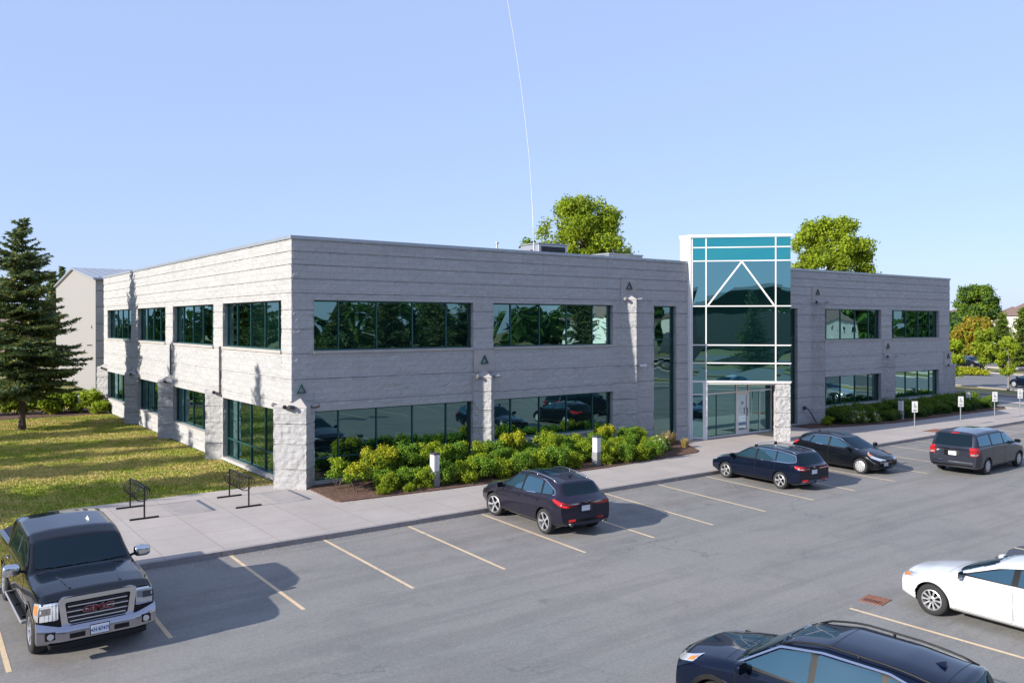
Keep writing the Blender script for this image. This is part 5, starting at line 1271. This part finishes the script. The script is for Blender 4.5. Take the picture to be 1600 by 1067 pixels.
# ---- planting bed in front of the facade: a back row of tall leafy shrubs, a front row of low ones
random.seed(12)
GT = 'leafy shrubs in the long bed under the windows'
LT = 'leafy shrub in the back row of the long bed under the office windows'
tall = [shrub('leafy_shrub', (1.25, -1.15, .03), 1.15, .50, 'leaf_shrub', 71, 'bright green shrub on bare stems beside the corner pillar', GT, n=3200, size=.038, mat2='leaf_lime', low=.32),
        shrub('leafy_shrub', (1.55, -2.05, .03), 1.05, .50, 'leaf_shrub', 72, 'small yellow leaved shrub nearest the left tip of the long bed', GT, n=3200, size=.038, mat2='leaf_shrub_yellow', low=.32),
        shrub('leafy_shrub', (3.0, -1.15, .03), 1.35, .78, 'leaf_shrub', 73, 'shrub with yellow crown in the back row under the first ground floor window', GT, n=8000, size=.038, mat2='leaf_shrub_yellow'),
        shrub('leafy_shrub', (4.1, -1.0, .03), 1.35, .78, 'leaf_green', 74, LT, GT, n=8000, size=.038, mat2='leaf_shrub'),
        shrub('leafy_shrub', (5.2, -1.2, .03), 1.35, .80, 'leaf_shrub', 75, LT, GT, n=8000, size=.038, mat2='leaf_lime')]
x = 6.2; k = 0
while x < 17.6:
    src = tall[3 + k % 2] if k % 6 != 3 else tall[2]
    recopy(src, (x, -1.1 + random.uniform(-.25, .2), .03), random.uniform(.74, .96), label=LT)
    if x < 16.6: recopy(tall[3 + (k + 1) % 2], (x + .5, -2.0 + random.uniform(-.15, .15), .03), random.uniform(.62, .80), label='leafy shrub in the middle row of the long bed, behind the low bushes')
    x += random.uniform(.84, 1.02); k += 1
GL = 'low feathery bushes along the walk'
LL = 'low feathery light green bush at the front edge of the long bed'
low = [shrub('low_bush', (2.55, -2.5, .03), .62, .48, 'leaf_yellow_green', 81, 'lowest feathery bush at the left end of the long bed', GL, n=5000, size=.026, stems=False, mat2='leaf_lime', lobn=12, low=.02),
       shrub('low_bush', (3.4, -2.45, .03), .74, .52, 'leaf_green', 82, LL, GL, n=5200, size=.026, stems=False, mat2='leaf_shrub', lobn=12, low=.02)]
x = 3.9; k = 0
while x < 16.3:
    if abs(x - 4.31) > .35 and abs(x - 12.12) > .4: recopy(low[k % 2], (x, -2.62 - .035 * x + random.uniform(-.12, .12), .03), random.uniform(.95, 1.3), label=LL)
    x += random.uniform(.78, .98); k += 1
recopy(low[0], (2.15, -3.0, .03), .62, label='tiny tuft of bush at the very front of the long bed'); recopy(low[0], (3.1, -3.1, .03), .5, label='small tuft of green next to the first bollard light')
fl = shrub('hydrangea', (16.25, -2.35, .03), .62, .62, 'leaf_green', 91, 'cream flowering hydrangea at the right end of the long bed', 'cream hydrangeas', n=1300, size=.05, flowers=26, cat='flowering shrub')
recopy(fl, (17.05, -2.0, .03), .95, label='cream hydrangea nearest the tall window left of the glass tower')
for i, (x, y, s) in enumerate(((18.6, -1.0, 1), (19.2, -.75, .8), (18.9, -1.9, .6))):
    rng = np.random.default_rng(100 + i); n = 260; a = rng.uniform(0, 6.28, n); r = rng.uniform(0, .12, n); h = rng.uniform(.35, .75, n) * s; l = rng.uniform(.1, .4, n) * s
    b0 = np.stack([np.cos(a) * r, np.sin(a) * r, np.zeros(n)], 1); w = np.stack([-np.sin(a), np.cos(a), np.zeros(n)], 1) * .008; tip = np.stack([np.cos(a) * (r + l), np.sin(a) * (r + l), h], 1)
    t = quads_mesh('ornamental_grass', np.stack([b0 - w, b0 + w, tip + w * .4, tip - w * .4], 1), 'dry_grass'); t.location = (x, y, .03)
    tag(t, ['tallest tuft of straw coloured grass beside the glass tower', 'small straw tuft of grass against the wall by the glass tower', 'lowest straw tuft at the rounded right tip of the long bed'][i], 'grass tuft', 'ornamental grasses')
# right bed
GR = 'spreading dark bushes in the right bed'
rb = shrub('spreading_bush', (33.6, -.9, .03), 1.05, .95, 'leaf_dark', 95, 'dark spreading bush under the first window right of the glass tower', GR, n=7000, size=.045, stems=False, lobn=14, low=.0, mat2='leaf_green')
x = 34.6; k = 0
while x < 50.3:
    lb_ = 'dark spreading bush in the right bed below the ground floor windows'
    recopy(rb, (x, -1.0 + random.uniform(-.2, .2), .03), random.uniform(.85, 1.1), label=lb_)
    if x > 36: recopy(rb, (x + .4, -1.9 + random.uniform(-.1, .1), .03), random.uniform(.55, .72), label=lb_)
    x += random.uniform(1.0, 1.3); k += 1
recopy(fl, (34.4, -1.7, .03), 1.0, label='pale hydrangea at the front of the right bed'); recopy(fl, (35.4, -1.85, .03), .9, label='second pale hydrangea beside the first bollard light of the right bed')
recopy(low[0], (32.2, -1.0, .03), .8, label='light green low bush below the standpipe right of the glass tower')
recopy(low[1], (51.0, -2.0, .03), 1.0, label='light green bush at the far right tip of the right bed')
# far left bed against the end of the building
GF = 'shrubs at the far end of the left wall'
fs = shrub('wild_shrub', (-1.0, 33.0, .0), 1.5, 1.1, 'leaf_yellow_green', 97, 'yellow green shrub at the far foot of the left wall', GF, n=2600, size=.10, mat2='leaf_lime')
for i, (x, y, s, l) in enumerate(((-2.3, 34.0, 1.1, 'bushy shrub beside the far bollard light'), (-3.6, 33.2, .95, 'round shrub between the lawn spruce and the far bollard light'), (-5.2, 34.2, .9, 'shrub behind the trunk of the lawn spruce'), (-.6, 31.4, .6, 'small shrub touching the left wall'), (-7.2, 34.5, .85, 'shrub left of the spruce trunk'), (-9.0, 34.8, .9, 'shrub near the left edge behind the lawn'), (-11, 35, .9, 'leftmost shrub behind the lawn'))):
    recopy(fs, (x, y, 0), s, label=l)
# low yellow hedge on the median
GH = 'low yellow bushes on the median'
hb_ = shrub('median_bush', at(1494, 99, -.1), .85, .8, 'leaf_shrub_yellow', 98, 'leftmost yellow bush on the street median', GH, n=900, size=.12, stems=False, low=0)
for i, px in enumerate((1502, 1510, 1518, 1526)): recopy(hb_, at(px, 98.5 - i * .3, -.1), 1.0, label='low yellow bush on the median in front of the black vehicle')
recopy(hb_, at(1539, 97, -.1), .7, label='separate small yellow bush at the right end of the median row')
# ================================================================ street furniture and smaller things
random.seed(5)
def bollard(loc, label, g='bollard lights in the beds'):
    t = thing('bollard_light', loc, R(8), label, 'bollard light', g)
    m = MB(); m.box(-.14, .14, -.14, .14, 0, .56, 'mid_grey', bev=.008); m.build('post', t)
    m = MB(); m.box(-.125, .125, -.125, .125, .56, 1.16, 'sign_white', bev=.006); lo = m.build('lamp_panel', t)
    m = MB()
    for s in (-1, 1):
        for q in (-1, 1): m.box(s * .131 - .012, s * .131 + .012, q * .131 - .012, q * .131 + .012, .56, 1.16, 'mid_grey')
    m.build('corner_rods', t) if False else None
    m = MB(); m.box(-.004, .004, -.131, -.1255, .62, 1.12, 'mid_grey'); m.build('slot', lo)
    m = MB(); m.box(-.15, .15, -.15, .15, 1.16, 1.22, 'dark_grey', bev=.01); m.build('cap', t)
    return t
bollard((4.31, -2.85, .03), 'square white and grey bollard light among the low bushes, nearest the bike racks')
bollard((12.12, -3.05, .03), 'square bollard light in the long bed behind the plum crossover')
bollard((38.4, -2.1, .03), 'square bollard light standing left in the shaded right bed')
bollard((48.1, -1.7, .03), 'square bollard light at the far right end of the right bed')
bollard((-1.55, 33.0, .0), 'bollard light among the shrubs at the far end of the left wall')
# bike racks
def rack(x, y0, y1, label):
    t = thing('bike_rack', (x, y0, 0.002), 0, label, 'bike rack', 'spiral bike racks'); L = y1 - y0
    for y in (0, L):
        m = MB(); m.box(-.42, .42, y - .03, y + .03, 0, .05, 'black_metal', bev=.006); m.build('foot', t)
        m = MB(); m.tube([(0, y, .05), (0, y, .96)], .026, 'black_metal', 10); m.build('post', t)
    m = MB(); m.tube([(0, -.03, .96), (0, L + .03, .96)], .026, 'black_metal', 10); m.build('top_bar', t)
    pts = []; n = 150; turns = 6
    for k in range(n + 1):
        a = 2 * math.pi * turns * k / n; pts.append((.235 * math.cos(a), L * (.04 + .92 * k / n), .72 + .235 * math.sin(a)))
    m = MB(); m.tube(pts, .014, 'black_metal', 7); m.build('coil', t, smooth=True)
rack(-5.40, -1.78, .13, 'black spiral bike rack on the plaza, the one nearer the black pickup')
rack(-2.27, -2.05, -.10, 'black spiral bike rack on the plaza, the one nearer the corner pillar')
# parking signs
def psign(loc, label, rz):
    t = thing('parking_sign', loc, R(rz), label, 'sign', 'accessible parking signs')
    m = MB(); m.tube([(0, 0, 0), (0, 0, 1.55)], .03, 'galvanised', 8); m.build('post', t)
    m = MB(); m.box(-.16, .16, -.045, -.03, 1.12, 1.72, 'sign_white', bev=.004); b = m.build('sign_board', t)
    m = MB(); y = -.048
    # accessibility figure: head, back, seat, wheel
    def disc(cx, cz, r, mat='sign_black', r2=0):
        n = 16; o = [(cx + r * math.cos(6.283 * k / n), y, cz + r * math.sin(6.283 * k / n)) for k in range(n)]
        if r2:
            i = [(cx + r2 * math.cos(6.283 * k / n), y, cz + r2 * math.sin(6.283 * k / n)) for k in range(n)]; m.add(o + i, [(k, (k + 1) % n, n + (k + 1) % n, n + k) for k in range(n) if k not in (2, 3, 4)], mat)
        else: m.add(o, [tuple(range(n))], mat)
    disc(-.02, 1.60, .024); disc(0, 1.44, .075, r2=.052)
    m.add([(-.03, y, 1.57), (0.0, y, 1.57), (.005, y, 1.47), (-.025, y, 1.47)], [(0, 1, 2, 3)], 'sign_black'); m.add([(-.02, y - .001, 1.49), (.06, y - .001, 1.49), (.09, y - .001, 1.38), (.06, y - .001, 1.38), (.035, y - .001, 1.465), (-.02, y - .001, 1.465)], [(0, 1, 2, 3, 4, 5)], 'sign_black')
    m.box(-.11, .11, -.047, -.0455, 1.24, 1.27, 'sign_black'); m.box(-.08, .08, -.047, -.0455, 1.18, 1.21, 'sign_black')
    m.build('symbol', b)
psign((33.13, -5.69, 0), 'leftmost accessible parking sign on its post at the kerb', -35)
psign((38.25, -5.75, 0), 'accessible parking sign directly behind the grey minivan', -35)
psign((43.2, -5.5, 0), 'third accessible parking sign from the left along the kerb', -35)
psign((46.8, -5.5, 0), 'farthest accessible parking sign, nearest the street', -35)
# tactile plates, drain, cover
t = thing('tactile_plate', (34.9, -6.05, .002), R(1), 'rust coloured tactile warning plate set in the sidewalk at the kerb', 'tactile plate'); m = MB(); m.box(-.75, .75, -.45, .45, 0, .012, 'rust_iron')
for i in range(12):
    for j in range(7): m.cyl((-.66 + .12 * i, -.36 + .12 * j, .012), .022, .006, 'rust_iron', 6)
m.build('plate', t)
t = thing('drain_grate', (5.85, -18.95, LOT + .002), R(8), 'rusty square catch basin grate with dark slots in the asphalt', 'drain grate'); m = MB()
m.box(-.36, .36, -.32, .32, -.02, .004, 'gap_black'); m.box(-.42, .42, -.38, -.28, 0, .012, 'rust_iron'); m.box(-.42, .42, .28, .38, 0, .012, 'rust_iron'); m.box(-.42, -.32, -.28, .28, 0, .012, 'rust_iron'); m.box(.02, .42, -.28, .28, 0, .0121, 'rust_iron')
for k in range(6): m.box(-.32, .02, -.25 + .09 * k, -.205 + .09 * k, .003, .011, 'rust_iron')
m.build('grate', t); t.scale = (.66, .66, 1)
rr = random.Random(3)
st = sheet('oil_stain', [(12.9 + (1.5 + rr.random() * .8) * math.cos(a), -19.6 + (.55 + .3 * rr.random()) * math.sin(a)) for a in [6.283 * k / 22 for k in range(22)]], LOT + .002, 'dark_grey')
# metal building behind
t = thing('metal_building', (2.6, 51.2, 0), 0, 'tall beige metal clad building with white ribbed roof behind the left wall', 'building')
m = MB(); D = 22.0; n = 74; hz = lambda y: 9.85 + (1.35 * (1 - abs(y - D / 2) / (D / 2)))
vs = []; fs = []
for k in range(n * 4 + 1):
    y = D * k / (n * 4); e = (-.028 if k % 4 in (1, 2) else 0); vs += [(e, y, -.1), (e, y, hz(y))]
fs = [(2 * k, 2 * k + 2, 2 * k + 3, 2 * k + 1) for k in range(n * 4)]; m.add(vs, fs, 'siding_beige'); m.build('gable_wall', t)
m = MB(); m.box(0.001, 40, 0, .15, -.1, 9.8, 'smooth_concrete'); m.box(40, 40.2, 0, D, -.1, 9.8, 'siding_beige'); m.box(.001, 40, D - .15, D, -.1, 9.8, 'siding_beige')
for z in (1.4, 2.9, 4.4, 5.9, 7.4, 8.8): m.box(0.001, 40, -.012, -.001, z, z + .05, 'dark_grey')
m.build('wall', t)
m = MB(); ov = .35
for s in (0, 1):
    y0, y1 = (-ov, D / 2) if s == 0 else (D / 2, D + ov); z0, z1 = (9.78, 11.25) if s == 0 else (11.25, 9.78)
    m.add([(-.25, y0, z0), (41, y0, z0), (41, y1, z1), (-.25, y1, z1), (-.25, y0, z0 + .16), (41, y0, z0 + .16), (41, y1, z1 + .16), (-.25, y1, z1 + .16)], [(0, 1, 2, 3), (4, 5, 6, 7), (0, 1, 5, 4), (1, 2, 6, 5), (2, 3, 7, 6), (3, 0, 4, 7)], 'roof_metal')
    for k in range(50): x = .2 + k * .8; m.add([(x, y0, z0 + .161), (x + .07, y0, z0 + .161), (x + .07, y1, z1 + .161), (x, y1, z1 + .161), (x, y0, z0 + .23), (x + .07, y0, z0 + .23), (x + .07, y1, z1 + .23), (x, y1, z1 + .23)], [(4, 5, 6, 7), (0, 1, 5, 4), (1, 2, 6, 5), (3, 0, 4, 7)], 'roof_metal')
m.build('roof', t)
m = MB(); m.tube([(-.05, 1.5, 4.0), (-.45, 1.3, 4.0)], .05, 'dark_grey', 8); m.build('wall_lamp', t)
m = MB(); m.box(-.08, -.0, 1.5, 1.75, 5.5, 5.75, 'mid_grey'); m.build('vent', t)
# houses
def house(px, D, rz, w, d, h, rh, label, wallm='siding_beige', dz=0):
    p = at(px, D); t = thing('house', (p.x, p.y, dz), R(rz), label, 'house', 'houses beyond the street')
    m = MB(); m.box(-w / 2, w / 2, -d / 2, d / 2, -.5, h, wallm); m.build('wall', t)
    m = MB(); o = .5; k = d * .42
    m.add([(-w / 2 - o, -d / 2 - o, h), (w / 2 + o, -d / 2 - o, h), (w / 2 + o, d / 2 + o, h), (-w / 2 - o, d / 2 + o, h), (-w / 2 + k, 0, h + rh), (w / 2 - k, 0, h + rh)], [(0, 1, 5, 4), (1, 2, 5), (2, 3, 4, 5), (3, 0, 4), (0, 1, 2, 3)], 'house_roof')
    m.box(-w / 2 - o, w / 2 + o, -d / 2 - o - .05, -d / 2 - o + .02, h - .18, h + .02, 'sign_white'); m.build('roof', t)
    for fl in range(int(h // 2.7)):
        for i in range(max(2, int(w // 3))):
            x = -w / 2 + (i + .5) * w / max(2, int(w // 3)); z = 1.0 + 2.8 * fl
            for sy in (-1, 1):
                f = MB(); f.box(x - .6, x + .6, sy * d / 2 - .06, sy * d / 2 + .06, z, z + 1.35, 'sign_white'); f.build('window', t)
                g = MB(); g.box(x - .5, x + .5, sy * d / 2 - .07, sy * d / 2 + .07, z + .1, z + 1.25, 'house_glass'); g.build('pane', KIDS[t.name][-1])
    return t
plain('house_roof', (.17, .115, .10), .9, 0, .2, 3); plain('house_white', (.66, .62, .58), .8, 0, .04); plain('house_brick', (.30, .13, .09), .9, 0, .15, 4)
house(1583, 215, 20, 15, 11, 7.2, 3.0, 'pale two storey house with brown roof behind the trees at the right', 'house_white')
house(1612, 190, 20, 17, 12, 7.6, 3.6, 'tall pale house cut by the right edge of the view', 'house_white')
house(1491, 235, 20, 12, 10, 7.0, 2.8, 'house with brown roof just right of the office corner', 'house_brick')
house(4, 150, -30, 15, 11, 6.0, 3.0, 'reddish brick house glimpsed through the spruce at the left edge', 'house_brick')
house(60, 190, -30, 15, 11, 5.5, 3.0, 'pale house glimpsed behind the lawn spruce', 'house_white')
# across the parking lot (seen mirrored in the windows)
verge2 = slab('verge', [(-90, -46.02), (62, -46.02), (62, -58), (-90, -58)], -.29, -.02, 'far_grass', kind='structure')
sheet('road', [(-200, -60), (400, -60), (400, -72), (-200, -72)], -.2, 'road_asphalt')
GS = 'spruces across the parking lot'
s2 = spruce('spruce_tree', (26, -51, 0), 11, 3.2, 51, 'dark spruce across the parking lot, mirrored in the upper windows', GS, dens=.7, base=.04, needle=.28)
for x, y, s in ((32, -52, 1.1), (37, -50, .95), (44, -53, 1.2), (14, -52, .8), (60, -52, 1.1), (69, -54, .9), (-14, -52, .9), (-30, -53, 1.0), (-2, -54, .7)): recopy(s2, (x, y, 0), s)
t = thing('store_building', (-38, -104, 0), R(8), 'long dark glazed store building with an arched pale roof across the parking lot', 'building')
m = MB(); m.box(-34, 34, -15, 15, 0, 8.0, 'gap_dark'); m.build('wall', t)
vs = []; n = 20
for k in range(n + 1): x = -35 + 70 * k / n; z = 8 + 3.6 * math.sin(math.pi * k / n); vs += [(x, 16, z), (x, -16, z), (x, 16, z + .8), (x, -16, z + .8)]
m = MB(); m.add(vs, [q for k in range(n) for q in ((4 * k, 4 * k + 1, 4 * k + 5, 4 * k + 4), (4 * k + 2, 4 * k + 3, 4 * k + 7, 4 * k + 6), (4 * k, 4 * k + 4, 4 * k + 6, 4 * k + 2))], 'roof_metal'); m.build('roof', t)
house(1600, 10, 0, 1, 1, 1, 1, 'x') if False else None
for i, (x, y, rz) in enumerate(((120, -62 - 20, 10), (138, -84, 0), (157, -80, 12), (100, -88, -8))):
    h_ = house(0, 100, rz, 14, 11, 6.6, 3.2, 'pale row house across the lot, mirrored in the right hand windows', 'house_white'); h_.location = (x, y, 0); h_['group'] = 'houses across the lot'
# cars on the street
o, b = make_car('parked_car', dict(S_ROGUE, paint='paint_black'), tuple(at(1514, 113.5, -.2)), math.degrees(math.atan2(-dirS.y, -dirS.x)), 'black vehicle driving on the far carriageway of the street', 'car', 'cars on the street')
o, b = make_car('parked_car', dict(S_HATCH, paint='paint_navy', plate=('rear', .7, '')), (74.9, 4.6, -.2), math.degrees(math.atan2(dirS.y, dirS.x)) + 0, 'small dark blue car on the near carriageway at the right edge', 'car', 'cars on the street')
o, b = make_car('parked_car', dict(S_WHITE, paint='paint_silver', clad='paint_silver'), (48.0, -8.8, LOT), 90, 'silver car cut by the right edge near the last parking sign', 'car', 'cars parked in the lot')
# grit, leaf litter and seed along the kerb and on the walk
rng = np.random.default_rng(9)
def litter(name, n, x0, x1, y, sig, z, mat, s0, s1):
    x = rng.uniform(x0, x1, n); yy = y - np.abs(rng.normal(0, sig, n)); P = np.stack([x, yy, np.full(n, z)], 1)
    a = rng.uniform(0, 6.28, n); s = rng.uniform(s0, s1, n); d1 = np.stack([np.cos(a) * s, np.sin(a) * s, rng.uniform(0, .008, n)], 1); d2 = np.stack([-np.sin(a) * s * .6, np.cos(a) * s * .6, rng.uniform(0, .008, n)], 1)
    o = quads_mesh(name, np.stack([P - d1, P - d2, P + d1, P + d2], 1), mat); tag(o, kind='stuff')
litter('kerb_grit', 5000, -9.8, 50, -6.9, .14, LOT + .003, 'galvanised', .006, .018)
litter('leaf_litter', 1400, -9.8, 50, -6.9, .6, LOT + .004, 'dry_grass', .012, .03)
litter('leaf_litter', 500, 0.6, 19, -3.3, .35, .004, 'dry_grass', .012, .03)
